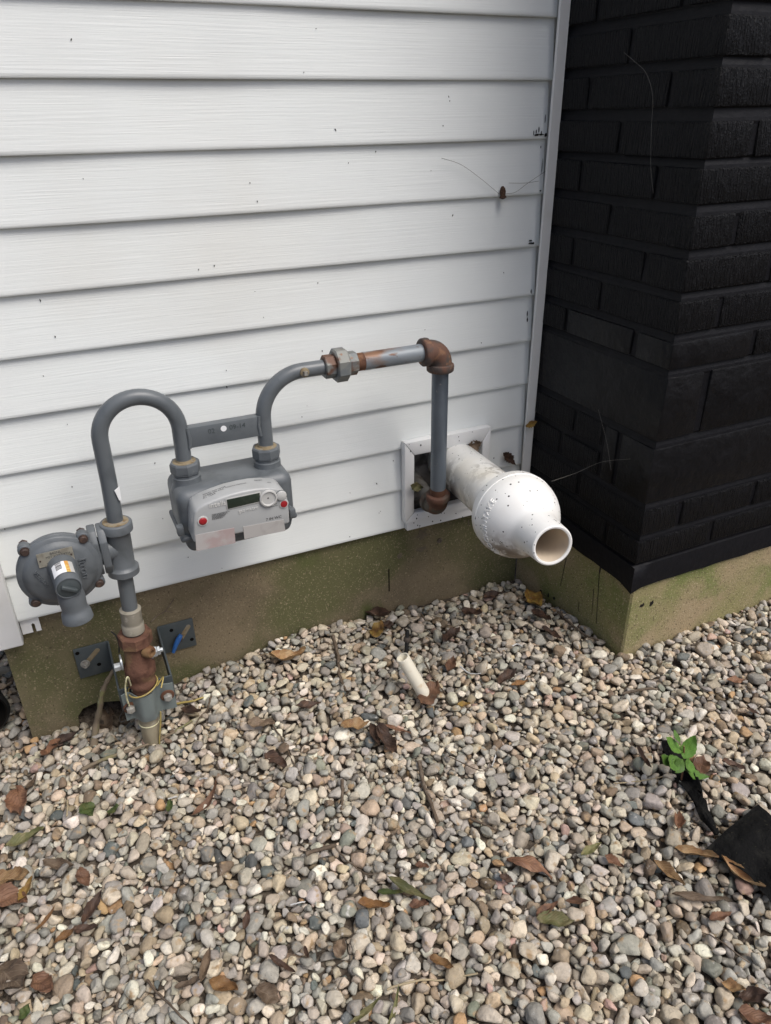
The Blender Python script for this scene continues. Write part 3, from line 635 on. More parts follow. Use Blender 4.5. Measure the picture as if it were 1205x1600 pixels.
# flat tie bar welded between the two bends
c0, c1 = at(297, 678, YP - .009), at(402, 662, YP - .009)
tb = rbox(xr_ + .010, xo - .010, YP - .0105, YP + .008, .3560, .3930, .0014, 2)
bar = link('tie_bar', tb, M_GREY, pip, 40)
c = at(349.5, 669.5, YP - .0102)
link('bar_hole', lathe((c[0], YP - .0104, c[2]), (0, -1, 0), [(.0052, 0), (.0052, .0006)], 20), M_STICK, bar)
link('stamped_text', textmesh('09-14', .0125, .0003, decal((c[0] + .0245, YP - .0108, c[2]), (1, 0, 0), (0, 0, 1))), M_DGREY, bar)
link('stamped_text', textmesh('02', .0125, .0003, decal((c[0] - .0215, YP - .0108, c[2] - .001), (1, 0, 0), (0, 0, 1))), M_DGREY, bar)
for (x, s) in ((xr_ + .0105, 1), (xo - .0105, -1)):
    link('weld', tube([(x, YP - .009, .356), (x + s * .002, YP - .010, .3745), (x, YP - .009, .393)], .0035, 8), M_GREY, bar, 60)
# the union, the rust-streaked horizontal pipe, the elbows and the drop
def xat(px): return float(at(px, 565, YP)[0])
xu = float(at(505, 574, YP)[0])
link('union_end', hexp((xu, YP, ZH), (1, 0, 0), .0215, .021, 8, .1), M_UNION, pip, 30)
link('union_nut', hexp((xu + .0195, YP, ZH), (1, 0, 0), .0310, .0250, 8, .1), M_UNION, pip, 30)
link('union_end', hexp((xu + .0445, YP, ZH), (1, 0, 0), .0220, .0190, 8, .1), M_UNION, pip, 30)
xe = .6135
link('rust_collar', tube([(xu + .0630, YP, ZH), (xu + .0790, YP, ZH)], .0163, 24), M_RUST, pip, 60)
link('horizontal_pipe', tube([(xu + .0780 + .0, YP, ZH), (xe - .030, YP, ZH)], .0167, 24), M_GALVR, pip, 60)
link('rust_collar', tube([(xe - .042, YP, ZH), (xe - .034, YP, ZH), (xe - .022, YP, ZH)], [.0169, .0171, .0171], 24), M_RUST, pip, 60)
def elbow(c, d1, d2, mt, Rb=.026, rb=.0225, rl=.0265, name='elbow'):
    """cast elbow whose two sockets leave along d1 and d2"""
    c = np.array(c); d1 = np.array(d1, float); d2 = np.array(d2, float); ctr = c + (d1 + d2) * Rb
    arc = [ctr - d2 * Rb * math.cos(t) - d1 * Rb * math.sin(t) for t in np.linspace(0, PI / 2, 10)]   # from along d1 to along d2
    body = tube([c + d1 * (Rb + .012)] + arc + [c + d2 * (Rb + .012)], rb, 24)
    lips = [lathe(c + d * (Rb + .002), d, [(rb * .9, -.003), (rl, 0), (rl + .0006, .003), (rl, .0115), (rl - .002, .0135), (.0172, .0136)], 28) for d in (d1, d2)]
    return link(name, join(body, *lips), mt, pip, 45)
elbow((xe, YP, ZH), (-1, 0, 0), (0, 0, -1), M_RUSTE)
EB = at(684, 795, -.098); ET = np.array([xe, YP, ZH]); dd = (ET - EB) / np.linalg.norm(ET - EB); sdv = np.array([.06, 1, .02]); sdv = sdv - dd * (sdv @ dd); sdv /= np.linalg.norm(sdv)
elbow(EB, dd, sdv, M_ELB2)
link('drop_pipe', tube([ET - dd * .030, EB + dd * .055], .0167, 24), M_GALV, pip, 60)
link('rust_collar', tube([EB + dd * .036, EB + dd * .05, EB + dd * .058], [.0172, .0171, .0166], 24), M_RUST, pip, 60)
link('wall_stub', tube([EB + sdv * .03, EB + sdv * .18], .0167, 20), mat('dull stub pipe', (.085, .082, .075), [((.05, .042, .035), 30, .45, .65)], .7), pip, 60)

# ------------------------------------------------------------------ riser below the loop: tee, nipple, insulated coupling
link('tee', join(lathe(RP(ZB), RDIR, [(.0245, 0), (.0275, .002), (.0275, .0135), (.0235, .0165), (.0215, .020), (.0215, ZT - ZB - .022), (.0240, ZT - ZB - .0185), (.0275, ZT - ZB - .0165), (.0275, ZT - ZB - .002), (.0258, ZT - ZB), (.0162, ZT - ZB + .0005)], 28),
    lathe(RP((ZT + ZB) / 2 + .002), (-1, 0, 0), [(.021, .0), (.021, .026), (.026, .034)], 24)), M_CAST, pip, 50)
link('thread_seal', lathe(RP(ZT - .001), RDIR, [(.0225, 0), (.0220, .0022), (.0158, .0024), (.0140, .0040)], 24), M_OCHRE, pip, 50)
zn = float(at(209, 948, YP)[2]); zv = float(at(214, 985, YP)[2])
link('nipple', tube([RP(zn - .004), RP(ZB + .004)], .0140, 24), M_GREY, pip, 60)
cp = link('insulated_coupling', lathe(RP(zv - .004), RDIR, [(.0170, 0), (.0170, .0045), (.0202, .0055), (.0204, .022), (.0190, .0235), (.0184, .026), (.0188, .0275), (.0188, zn - zv - .006), (.0196, zn - zv + .001), (.0165, zn - zv + .004)], 28), M_THREAD, pip, 50)
link('coupling_ring', lathe(RP(zv - .0005), RDIR, [(.0194, 0), (.0194, .006)], 28), M_BLACKP, cp, 50)
ztop = zv - .002; zc_ = float(at(231, 1072, YP)[2])
val = link('shutoff_valve', lathe(RP(zc_ - .004), RDIR, [(.0225, 0), (.0230, .012), (.0262, .016), (.0262, .024), (.0235, .028), (.0245, .036), (.0290, .044), (.0292, .062), (.0255, .070), (.0230, ztop - zc_ - .026), (.0240, ztop - zc_ - .015)], 28), M_VALVE, pip, 50)
link('valve_nut', lathe(RP(ztop - .0268), RDIR, [(.0265, 0), (.0318, .0035), (.0318, .0245), (.0295, .0268), (.0196, .0268)], 8, True, (.3, -1, 0)), M_VALVE, val, 20)
zm = float(at(233, 1019, YP - .02)[2])
cb = at(233.5, 1018.5, YP - .026); ax_ = np.array([rx(zm), YP, cb[2]]); dv = cb - ax_
link('valve_boss', lathe(ax_ + dv * .75, dv, [(.0125, 0), (.0115, .0125), (.0095, .0155), (.0055, .0156), (.0045, .009)], 20), M_VALVE2, val, 45)
link('valve_throat', lathe(RP(zc_ - .020), RDIR, [(.0205, 0), (.0212, .004), (.0202, .008), (.0212, .012), (.0206, .018)], 28), M_VALVE2, val, 50)
cr_ = at(256, 1014, YP); zk = cr_[2]
link('valve_key', join(lathe((rx(zk) + .023, YP, zk), (1, 0, 0), [(.0125, 0), (.0125, .004)], 20), hexp((rx(zk) + .0270, YP, zk), (1, 0, 0), .0108, .0085, 6), hexp((rx(zk) + .0355, YP, zk), (1, 0, 0), .0092, .0062, 6), lathe((rx(zk) + .0415, YP, zk), (1, 0, 0), [(.0048, 0), (.0048, .005), (.003, .006)], 14)), M_ZINC, val, 35)
link('valve_key', join(lathe((rx(zk) - .030, YP, zk - .004), (-1, 0, 0), [(.0155, 0), (.0155, .003), (.012, .0035)], 24), hexp((rx(zk) - .0335, YP, zk - .012), (-1, 0, 0), .0085, .013, 6)), M_ZINC, val, 35)
rs = link('riser_sleeve', tube([np.array([rx(-.30) , YP, -.34]), RP(zc_ - .018)], .0192, 24), M_SLEEVE, pip, 60)
zz = float(at(236, 1136, YP - .017)[2]); link('sleeve_ring', lathe(RP(zz), RDIR, [(.0193, 0), (.0205, .0008), (.0205, .0022), (.0193, .003)], 24), M_PALEW, rs, 60)
# tracer wire
def wobj(name, pts, rad, mt, par): return link(name, tube(smoothpath(pts, 8), rad, 8), mt, par, 60)
zw = zc_ - .002; cxw = rx(zw)
def ring(zoff, rr, t0, t1, n=14, tilt=0): return [np.array([cxw + rr * math.cos(t), YP + rr * math.sin(t), zw + zoff + tilt * math.cos(t)]) for t in np.linspace(t0, t1, n)]
wobj('tracer_wire', ring(.006, .0288, .4, -PI - .5, 14, .008) + ring(.001, .0290, -PI - .6, -2 * PI - .5, 14, .008) + [at(255, 1058, YP - .012), at(252, 1075, YP - .03)], .0016, M_YELW, pip)
wobj('tracer_wire', [at(251, 1112, YP - .02), at(251, 1130, YP - .02), at(249.5, 1152, YP - .019), at(249.5, 1175, YP - .019)], .0016, M_YELW, pip)
M_PALEW.node_tree.nodes['Principled BSDF'].inputs['Roughness'].default_value = .5
wobj('tracer_wire', [np.array([cxw - .020, YP - .004, zw - .001]), at(200, 1058, YP - .020), at(196, 1072, YP - .020), at(198, 1090, YP - .016), at(202, 1103, YP - .012)], .0017, M_PALEW, pip)
wobj('tracer_wire', [at(201, 1100, YP - .016), at(192, 1112, YP - .016), at(187, 1122, YP - .012), at(189, 1128, YP - .012), at(196, 1126, YP - .012)], .0009, M_WIRE, pip)
wobj('tracer_wire', [at(174, 987, YP), at(181, 993, YP), at(186, 1006, YP), at(186, 1020, YP)], .0014, M_WIRE, pip)

# ------------------------------------------------------------------ bracket that ties the riser to the wall
br = thing('pipe_bracket', 'dark grey steel wall bracket clamping the rusty valve on the riser', 'bracket', (-.03, -.06, -.2))
def plate(x0, x1, z0, z1, slot):
    pts = [(x0, z0), (x1, z0), (x1, z1), (x0, z1)]
    return rbox(x0, x1, .0090, .0135, z0, z1, .0018, 2)
pL = link('mounting_plate', plate(-.1535, -.0830, -.1815, -.1050, 1), M_DGREY, br, 40)
pR = link('mounting_plate', plate(.0175, .0930, -.1770, -.1030, 1), M_DGREY, br, 40)
def slot_at(pa, pb, par, rad=.0052):
    a, b = at(*pa, .0088), at(*pb, .0088); d = b - a; L = np.linalg.norm(d); e = d / L; n_ = np.array([-e[2], 0, e[0]])
    pts = [(math.cos(t) * rad + (L if abs(t) < PI / 2 else 0), math.sin(t) * rad) for t in np.linspace(-PI, PI, 18, endpoint=False)]
    link('slot', prism(pts, a, e, n_, (0, -.0006, 0)), M_OCHRE, par)
def hole_at(pp, par, rad=.0043):
    a = at(*pp, .0088); link('bolt_hole', lathe(a, (0, -1, 0), [(rad, 0), (rad * .9, .0006)], 16), M_HOLE, par)
slot_at((134, 1037), (152, 1016), pL); slot_at((284, 996), (294, 979), pR)
hole_at((121, 1021), pL); hole_at((155, 1038), pL); hole_at((268, 985), pR); hole_at((300, 999), pR)
c = at(133.5, 1039, .004); link('anchor_bolt', join(lathe((c[0], .0085, c[2]), (0, -1, 0), [(.0095, 0), (.0095, .0018)], 20), hexp((c[0], .0067, c[2]), (0, -1, 0), .0068, .006, 6), lathe((c[0], .001, c[2]), (0, -1, 0), [(.004, 0), (.0038, .0045)], 14)), M_OLDBOLT, pL, 35)
c = at(280, 1000, .004); link('anchor_bolt', join(lathe((c[0], .0085, c[2]), (0, -1, 0), [(.0085, 0), (.0085, .0018)], 20), hexp((c[0], .0067, c[2]), (0, -1, 0), .0062, .006, 6)), M_BOLT, pR, 35)
YB, YC = -.1230, -.1480
zl0, zl1 = -.185, -.104
def arm(x, za, zb, zc, zd):
    v = [(x, .009, za), (x, .009, zb), (x, YB, zd), (x, YB, zc)]; v += [(a + .0034, b, c) for a, b, c in v]
    return mesh(v, [(0, 1, 2, 3), (7, 6, 5, 4), (0, 4, 5, 1), (1, 5, 6, 2), (2, 6, 7, 3), (3, 7, 4, 0)])
cl = at(205, 1108, YC); cr2 = at(262, 1088, YC)
zcl = float((cl[2] + cr2[2]) / 2)
link('bracket_arm', arm(-.0855, -.1815, -.105, zcl - .020, zcl + .034), M_DGREY, br)
link('bracket_arm', arm(.0165, -.1770, -.103, zcl - .020, zcl + .034), M_DGREY, br)
link('back_plate', rbox(-.0855, .0199, YB - .0036, YB, zcl - .020, zcl + .034, .0008, 1), M_DGREY, br, 40)
# waved front clamp plate
def clampplate():
    A0, A1, B0, B1 = at(190, 1088, YC), at(271, 1066, YC), at(198, 1127, YC), at(276, 1105, YC)
    n = 44; v = []; fc = []; xm = rx(zcl); th = .0034
    def yy(x):
        d = (x - xm) / .0185; return YC - .0195 * math.exp(-d ** 4 * .8) + .003 * math.exp(-((abs(x - xm) - .030) / .007) ** 2)
    for i in range(n):
        t = i / (n - 1); T_ = A0 * (1 - t) + A1 * t; B_ = B0 * (1 - t) + B1 * t; x = (T_[0] + B_[0]) / 2; y = yy(x)
        zt_ = T_[2] + .0018 * math.sin(t * 11); v += [(x, y, B_[2]), (x, y, zt_), (x, y + th, zt_), (x, y + th, B_[2])]
    for i in range(n - 1):
        for k in range(4): fc.append((i * 4 + k, i * 4 + (k + 1) % 4, i * 4 + 4 + (k + 1) % 4, i * 4 + 4 + k))
    fc += [(0, 3, 2, 1), (n * 4 - 4, n * 4 - 3, n * 4 - 2, n * 4 - 1)]
    bm = bmesh.new(); me = mesh(v, fc); bm.from_mesh(me); bpy.data.meshes.remove(me); return frombm(bm)
cpl = link('clamp_plate', clampplate(), M_CLAMP, br, 40)
for (q, s) in (((204, 1106), 0), ((262, 1087), 1)):
    c = at(*q, YC)
    bb = link('clamp_bolt', join(hexp((c[0], YC - .0012, c[2]), (0, -1, 0), .0088, .0085, 6), lathe((c[0], YC - .0095, c[2]), (0, -1, 0), [(.0065, 0), (.0055, .0015)], 16)), M_OLDBOLT, cpl, 35)
    link('rust_ring', lathe((c[0], YC - .0004, c[2] + .001), (0, -1, 0), [(.0138, 0), (.0125, .0012)], 24), M_RUST, bb)
c = at(278, 1003, -.002); wn = thing('wire_nut', 'blue plastic scrap caught on the right hand bracket bolt', 'plastic scrap', tuple(c))
link('cap', tube([at(283, 992, .0), at(279, 999, -.002), at(275, 1007, -.003), at(271, 1019, -.001)], [.0045, .0062, .0052, .0040], 10), M_BLUE, wn, 50)

# ------------------------------------------------------------------ regulator
reg = thing('gas_regulator', 'round grey gas regulator with nameplate and downward vent spout', 'regulator', (-.128, -.17, .1))
YR = -.172
ctr = np.array([at(94, 889, YR)[0], YR, at(94, 889, YR)[2]]); RR = .0668
axr = np.array([.045, -1, -.02]); axr /= np.linalg.norm(axr)
back = np.array([0, 1, 0])
case = link('diaphragm_case', lathe(ctr - axr * .030, axr, [(.0370, 0), (.0532, .010), (.0643, .019), (.0668, .024), (.0668, .0285), (.0640, .0305), (.0668, .0325), (.0668, .038), (.0648, .0402), (.0592, .0412), (.0575, .0425), (.0560, .0462), (.0475, .0505), (.031, .0535), (.012, .0545)], 64), M_CAST, reg, 50)
fa, fb, fd = frame(axr)
for (px, py) in ((37, 857), (133.5, 833.5), (150, 908), (55.5, 938)):
    q = at(px, py, YR - .002); v_ = q - ctr; v_ -= axr * (v_ @ axr); v_ = v_ / np.linalg.norm(v_) * (RR + .0015)
    o_ = ctr + v_
    lug = link('bolt_lug', lathe(o_ - axr * .010, axr, [(.0090, 0), (.0102, .002), (.0102, .0095), (.0106, .0105), (.0106, .0165), (.0092, .0185)], 18), M_CAST, case, 45)
    link('case_bolt', join(lathe(o_ + axr * .008, axr, [(.0078, 0), (.0078, .0022)], 16), lathe(o_ + axr * .010, axr, [(.0066, 0), (.0066, .0030), (.0052, .0042)], 14), lathe(o_ - axr * .020, axr, [(.0075, 0), (.0075, .011)], 6)), M_BOLT, lug, 40)
FO = ctr + axr * .0262
def on_face(px, py, h=.0):                       # a point of the regulator's face under a photo pixel
    d = ray(px, py); P0 = FO - axr * (.004) + axr * h; k = ((P0 - CAM) @ axr) / (d @ axr); return CAM + d * k
ca, cb_ = on_face(87, 869.5), None
up_ = np.array([0, 0, 1.]) - axr * axr[2]; up_ /= np.linalg.norm(up_); rt_ = np.cross(up_, axr) * -1
rt_ = np.cross(axr, up_); rt_ = rt_ if rt_[0] > 0 else -rt_
np_ = link('nameplate', prism([(-.0275, -.0128), (.0275, -.0128), (.0275, .0128), (-.0275, .0128)], ca + axr * .0022, rt_, up_, tuple(axr * .0008)), M_PLATE, case)
for i, (s, sz, dx) in enumerate((('B42NL', .0062, .001), ('MST 1/2X3/4TH', .0056, .004), ('5-7 IW', .0056, .002), ('2336', .0056, -.010))):
    link('plate_text', textmesh(s, sz, .0001, decal(ca + axr * .0032 + up_ * (.0088 - .0060 * i) + rt_ * dx, rt_, up_)), M_INK, np_)
for s in (-1, 1): link('rivet', lathe(ca + axr * .0029 + rt_ * s * .0238 - up_ * .001, axr, [(.0016, 0), (.0012, .0012)], 10), M_BOLT, np_)
c = on_face(131, 887) + axr * .0012
link('cast_text', textmesh('Itron', .0195, .0018, decal(c, -up_, rt_)), M_CAST, case)
c = on_face(64.5, 905) + axr * .0010; dd_ = -up_ * .93 + rt_ * .36
link('cast_text', textmesh('VE89AW', .0100, .0014, decal(c, dd_, np.cross(dd_, axr) * -1 if (np.cross(dd_, axr) * -1) @ rt_ > 0 else np.cross(dd_, axr))), M_CAST, case)
# spring bonnet with its sealing cap, and the vent spout below
b0 = on_face(97, 884); bdir = np.array([.075, -1, -.06]); bdir /= np.linalg.norm(bdir)
bon = link('spring_bonnet', lathe(b0 - bdir * .004, bdir, [(.0265, 0), (.0235, .005), (.0214, .011), (.0204, .055), (.0204, .071), (.0196, .0735), (.0182, .074), (.0176, .0712)], 32), M_CAST, reg, 50)
ec = b0 + bdir * .0675
link('seal_cap', join(lathe(ec - bdir * .003, bdir, [(.0178, 0), (.0178, .0032), (.0166, .0042)], 28), rbox(-.0125, .0125, -.0030, .0030, 0, .0065, .0012, 2)), M_DGREY, bon, 50)
me = bon.children[0].data
ba, bb_, bd = frame(bdir); k0 = 28 * 3
for i, v in enumerate(me.vertices):
    if i >= k0:
        x, y, z = v.co; p_ = Vector(ec) + Vector(bdir) * (.0008 + z); ang = -.55
        ex = Vector(rt_) * math.cos(ang) + Vector(up_) * math.sin(ang); ey = ex.cross(Vector(bdir)); v.co = p_ + ex * x + ey * y
def wrapcyl(o, d, R_, t0, s0):
    """maps (x along circumference, y along axis, z out) on a cylinder; t measured from up, towards +x"""
    o = Vector(o); d = Vector(d); upv = Vector((0, 0, 1)); upv = (upv - d * upv.dot(d)).normalized(); sv = Vector((1, 0, 0)); sv = (sv - d * sv.dot(d)).normalized()
    return lambda x, y, z: o + d * (s0 + y) + (upv * math.cos(t0 + x / R_) + sv * math.sin(t0 + x / R_)) * (R_ + z)
def sticker(xw, yl, nx_, R_, fn):
    v = []; fc = []
    for i in range(nx_ + 1):
        for j in (0, 1): v.append(fn(xw[0] + (xw[1] - xw[0]) * i / nx_, yl[j], .0004))
    for i in range(nx_): fc.append((i * 2, i * 2 + 2, i * 2 + 3, i * 2 + 1))
    return mesh(v, fc)
fn = wrapcyl(b0, bdir, .0210, 0, 0)
sk = link('barcode_sticker', sticker((-.019, .0035), (.020, .054), 8, .0210, fn), M_STICK, bon, 60)
fn2 = wrapcyl(b0, bdir, .0211, 0, 0)
link('sticker_band', sticker((.0035, .0095), (.020, .054), 4, .0211, fn2), M_ORANGE, sk, 60)
link('sticker_band', sticker((.0095, .0165), (.0205, .054), 4, .0211, fn2), M_PLASTW, sk, 60)
bars = []
for i, (y0, w_) in enumerate(((.020, .0012), (.0225, .0018), (.0255, .0008), (.028, .0016), (.0305, .0022), (.034, .001), (.036, .0014), (.0388, .002))):
    bars.append(sticker((-.0115, -.0015), (y0, y0 + w_), 5, .0212, wrapcyl(b0, bdir, .02128, 0, 0)))
link('barcode', join(*bars), M_INK, sk)
s0 = np.array([*at(99, 932, YR - .056)]); s0 = b0 + bdir * .047 - np.array([0, 0, .004])
spd = np.array([.035, -.05, -1]); spd /= np.linalg.norm(spd)
sp = link('vent_spout', lathe(s0, spd, [(.0180, 0), (.0190, .010), (.0200, .016), (.0212, .030), (.0206, .036), (.0200, .045), (.0204, .052), (.0232, .055), (.0246, .069), (.0230, .0705), (.0208, .0708), (.0196, .057)], 32), M_CAST, reg, 50)
# neck and bolted flange between regulator and tee
zf = (ZT + ZB) / 2 + .002
link('inlet_neck', join(lathe(ctr + np.array([.0, .022, zf - ctr[2]]), (1, 0, 0), [(.026, .02), (.026, .058)], 20), rbox(-.092, -.066, YP - .022, YP + .022, zf - .018, zf + .022, .003, 2)), M_CAST, reg, 45)
def flange(x0, x1, hz, hy, dz=0):
    pts = [(-hy, -hz * .55), (-hy * .55, -hz), (hy * .55, -hz), (hy, -hz * .55), (hy, hz * .55), (hy * .55, hz), (-hy * .55, hz), (-hy, hz * .55)]
    return prism(pts, (x0, YP, zf + dz), (0, 1, 0), (0, 0, 1), (x1 - x0, 0, 0), .0022, 2)
link('flange', flange(-.0735, -.0597, .0440, .027, .004), M_CAST, reg, 40)
link('flange', flange(-.0583, -.0450, .0440, .027, .004), M_CAST, reg, 40)
for dz in (.034, -.030): link('flange_bolt', join(hexp((-.0452, YP - .008, zf + dz), (1, 0, 0), .0062, .008, 6), hexp((-.0735, YP - .008, zf + dz), (-1, 0, 0), .0062, .008, 6)), M_BOLT if dz > 0 else M_OLDBOLT, reg, 35)

# ------------------------------------------------------------------ meter
mt_ = thing('gas_meter', 'grey gas meter with pale arched digital front hanging from two pipes', 'gas meter', (.185, YP, .14))
zt = .2935
body = bmesh.new()
bm = bmesh.new(); bmesh.ops.create_cube(bm, size=1)
bx0, bx1, by0, by1, bz0, bz1 = .0775, .2865, -.193, -.078, .196, zt
for v in bm.verts: v.co = Vector(((bx0 + bx1) / 2 + v.co.x * (bx1 - bx0), (by0 + by1) / 2 + v.co.y * (by1 - by0), (bz0 + bz1) / 2 + v.co.z * (bz1 - bz0)))
bevel(bm, .020, 5)
bod = link('meter_body', frombm(bm), M_CAST, mt_, 50); body.free()
bm = bmesh.new(); bmesh.ops.create_cube(bm, size=1)
for v in bm.verts:
    k = .93 if v.co.z < 0 else 1
    v.co = Vector(((bx0 + bx1) / 2 + v.co.x * (bx1 - bx0 - .004) * k, (by0 + by1) / 2 + v.co.y * (by1 - by0 - .004) * k, (.1885 + v.co.z * .038)))
bevel(bm, .014, 4); link('lower_bowl', frombm(bm), M_CAST, mt_, 50)
link('body_flange', rbox(bx0 - .004, bx1 + .001, by0 - .003, by1 + .004, .2005, .2105, .004, 3), M_CAST, mt_, 40)
for (px, py) in ((281, 826), (455, 798)):
    c = at(px, py, by0); link('seal_lug', rbox(c[0] - .006, c[0] + .006, by0 - .011, by0 + .004, c[2] - .010, c[2] + .008, .0025, 2), M_CAST, bod, 40)
wobj('seal_wire', [at(452, 790, -.19), at(459, 795, -.19), at(459, 806, -.19), at(453, 808, -.19)], .001, M_ZINC, mt_)
for (x, zn_) in ((xr_ - .001, .3235), (xo - .001, .3235)):
    nk = link('meter_neck', lathe((x, YP, zt - .016), (0, 0, 1), [(.031, 0), (.0265, .010), (.0248, .014), (.0248, .026), (.0222, .0275), (.0222, .031)], 28), M_CAST, mt_, 50)
    nut = link('swivel_nut', lathe((x, YP, zn_ - .0145), (0, 0, 1), [(.0236, 0), (.0254, .002), (.0254, .0045), (.0262, .005), (.0262, .0185), (.0245, .0215), (.0205, .0218), (.0195, .0185)], 8, True, (.38, -.92, 0)), M_CAST, mt_, 20)
    link('nut_seal', lathe((x, YP, zn_ + .0035), (0, 0, 1), [(.0205, 0), (.0200, .004), (.0150, .0046), (.0137, .008)], 28), M_OCHRE, nut, 50)
# arched plastic front
YQ = -.240
edge = [(303, 849), (302.5, 812), (304, 800), (309, 794), (322, 787), (340, 779.5), (360, 772.5), (380, 767.5), (400, 764), (418, 762.5), (434, 763), (442, 765.5), (447.5, 771), (450, 780), (452.5, 800), (453.5, 818), (440, 821), (400, 829), (360, 837)]
pl = [at(px, py, YQ) for px, py in edge]
co = link('meter_cover', prism([(q[0], q[2]) for q in pl], (0, YQ, 0), (1, 0, 0), (0, 0, 1), (0, .050, 0), .0042, 3), M_PLAST, mt_, 50)
FC = YQ - .0002
def qpoly(pxs, mt, name, par, dep=.0008, b=0): return link(name, prism([(at(*q, FC)[0], at(*q, FC)[2]) for q in pxs], (0, FC, 0), (1, 0, 0), (0, 0, 1), (0, -dep, 0), b, 2), mt, par, 40)
ds = qpoly([(352, 779.5), (407, 767.5), (409, 784), (354.5, 796.5)], M_PLASTW, 'display', co, .0010, .0004)
ds2 = qpoly([(354, 780.5), (405.5, 769.5), (407, 782.5), (356, 794.8)], M_LCD, 'display_window', ds, .0016, .0003)
c = at(419, 778, FC)
rg_ = link('optical_port', lathe(c, (0, -1, 0), [(.0158, 0), (.0158, .0035), (.0146, .0045), (.0128, .0044), (.0116, .0022), (.0, .0020)], 32, False), M_PLASTW, co, 50)
link('port_dot', lathe(c - np.array([.0005, .0023, -.0008]), (0, -1, 0), [(.0015, 0), (.0012, .0004)], 12), M_INK, rg_)
c = at(439.5, 774, FC); pb = link('push_button', lathe(c, (0, -1, 0), [(.0095, 0), (.0095, .0012), (.0086, .0016), (.0084, .0036), (.0060, .0046), (.0, .0050)], 28, False), M_PLASTW, co, 50)
link('button_gap', lathe(c, (0, -1, 0), [(.0106, 0), (.0096, .0006)], 28), M_DGREY, pb)
for (px, py, rr) in ((317, 814, .0072), (443.5, 787, .0066)):
    c = at(px, py, FC); ring_ = link('seal_ring', lathe(c, (0, -1, 0), [(rr + .0022, 0), (rr + .0016, .0014), (rr, .0016)], 24), M_PLASTW, co, 50)
    link('red_seal', lathe(c - np.array([0, .0012, 0]), (0, -1, 0), [(rr, 0), (rr * .9, .0012), (rr * .4, .0018)], 24), M_RED, ring_, 50)
def ctext(s, px, py, size, mt, name='printed_text', ext=.0001, lift=.0004): return link(name, textmesh(s, size, ext, decal(at(px, py, FC) - np.array([0, lift, 0]), (1, 0, 0), (0, 0, 1))), mt, co)
ctext('intelis', 340, 788, .0125, M_INKL, 'raised_text', .0005)
ctext('gas meter', 388, 796, .0085, M_INKL, 'raised_text', .0004)
for i in range(5): ctext('ENTRE LES BORNES DE LA PLAQUE'[i:i + 22 - 2 * i], 345 - i * 1.2, 801.5 + i * 2.1, .0026, M_INK)
ctext('MODE D\'EMPLOI', 425, 788.5, .0026, M_INK); ctext('SUR LE COUVERT', 427, 791, .0022, M_INK)
ctext('7 IN WC', 428, 809.5, .0075, M_INK)
# print on the arched top of the cover
def toptext(s, px, py, size, Yt):
    c = at(px, py, Yt); c2 = at(px + 8, py - 2.2, Yt); ex = Vector((1, 0, (c2 - c)[2] / (c2 - c)[0])).normalized(); n_ = Vector((0, 0, 1)); ey = Vector((0, 1, 0))
    k = at(px, py, YQ)
    return c, ex, ey
def arch_z(x):
    xs = [q[0] for q in pl[3:13]]; zs = [q[2] for q in pl[3:13]]; return float(np.interp(x, xs, zs))
def archtext(s, x, y, size):
    def fnn(a, b, c): xx = x + a; return (xx, y + b, arch_z(xx) + .0004 + c)
    link('printed_text', textmesh(s, size, .00005, fnn), M_INK, co)
archtext('SONIC GAS METER', .140, -.207, .0048); archtext('CLASS 250 CSA', .137, -.213, .0055); archtext('A1 1234', .128, -.219, .0065); archtext('MAXIMUM PRESSURE', .177, -.211, .0040); archtext('Itron', .2185, -.205, .0068); archtext('S/N', .235, -.215, .0040)
# labels on the bottom of the front
qpoly([(305, 836), (366, 824.5), (368, 848), (307, 861)], M_TAG, 'faded_label', co, .0010)
qpoly([(380, 823), (443, 811.5), (446, 829), (382, 842)], M_TAG2, 'grey_label', co, .0010)

# ================================================================== INTAKE VENT
vent = thing('intake_vent', 'white plastic intake vent pipe with bell shaped end and open mouth', 'vent pipe', (.73, -.2, .07))
w0 = np.array([.7350, 0, .1400]); w1 = at(864, 853, -.48); vd = w1 - w0; VL = float(np.linalg.norm(vd)); vd = vd / VL
vu = np.array([0, 0, 1.]) - vd * vd[2]; vu /= np.linalg.norm(vu); vl = np.cross(vu, vd); vl = vl if vl[0] < 0 else -vl
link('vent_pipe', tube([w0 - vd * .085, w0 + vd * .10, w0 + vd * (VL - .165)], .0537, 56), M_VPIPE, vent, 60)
belp = [(r_, s_ - .490 + VL) for r_, s_ in [(.0530, .308), (.0740, .3095), (.0808, .3130), (.0830, .3185), (.0840, .3375), (.0828, .3386), (.0825, .3430), (.0821, .3520), (.0795, .3630), (.0750, .3750), (.0690, .3870), (.0618, .3985),
        (.0545, .4085), (.0482, .4165), (.0443, .4225), (.0424, .4290), (.0410, .4400), (.0396, .4620), (.0385, .4840), (.0379, .4885), (.0355, .4900), (.0325, .4892), (.0317, .4870)]]
bell = link('vent_bell', lathe(w0, vd, belp, 72, False), M_BELL, vent, 40)
link('vent_mouth', lathe(w0, vd, [(.0317, VL - .003), (.0316, VL - .09), (.0310, VL - .20), (.02, VL - .201)], 48, False), M_PVCI, bell, 60)
def bellR(s):
    return float(np.interp(s, [q[1] for q in belp[:19]], [q[0] for q in belp[:19]]))
def belltext(x, y, z):
    s_ = VL - .490 + .3690 - y; t = 1.66 - x / .072
    rr = bellR(s_) + z
    return w0 + vd * s_ + (vl * math.sin(t) + vu * math.cos(t)) * rr
link('raised_text', textmesh('BROCK/INTAKE', .0165, .0013, belltext), M_PVC, bell)

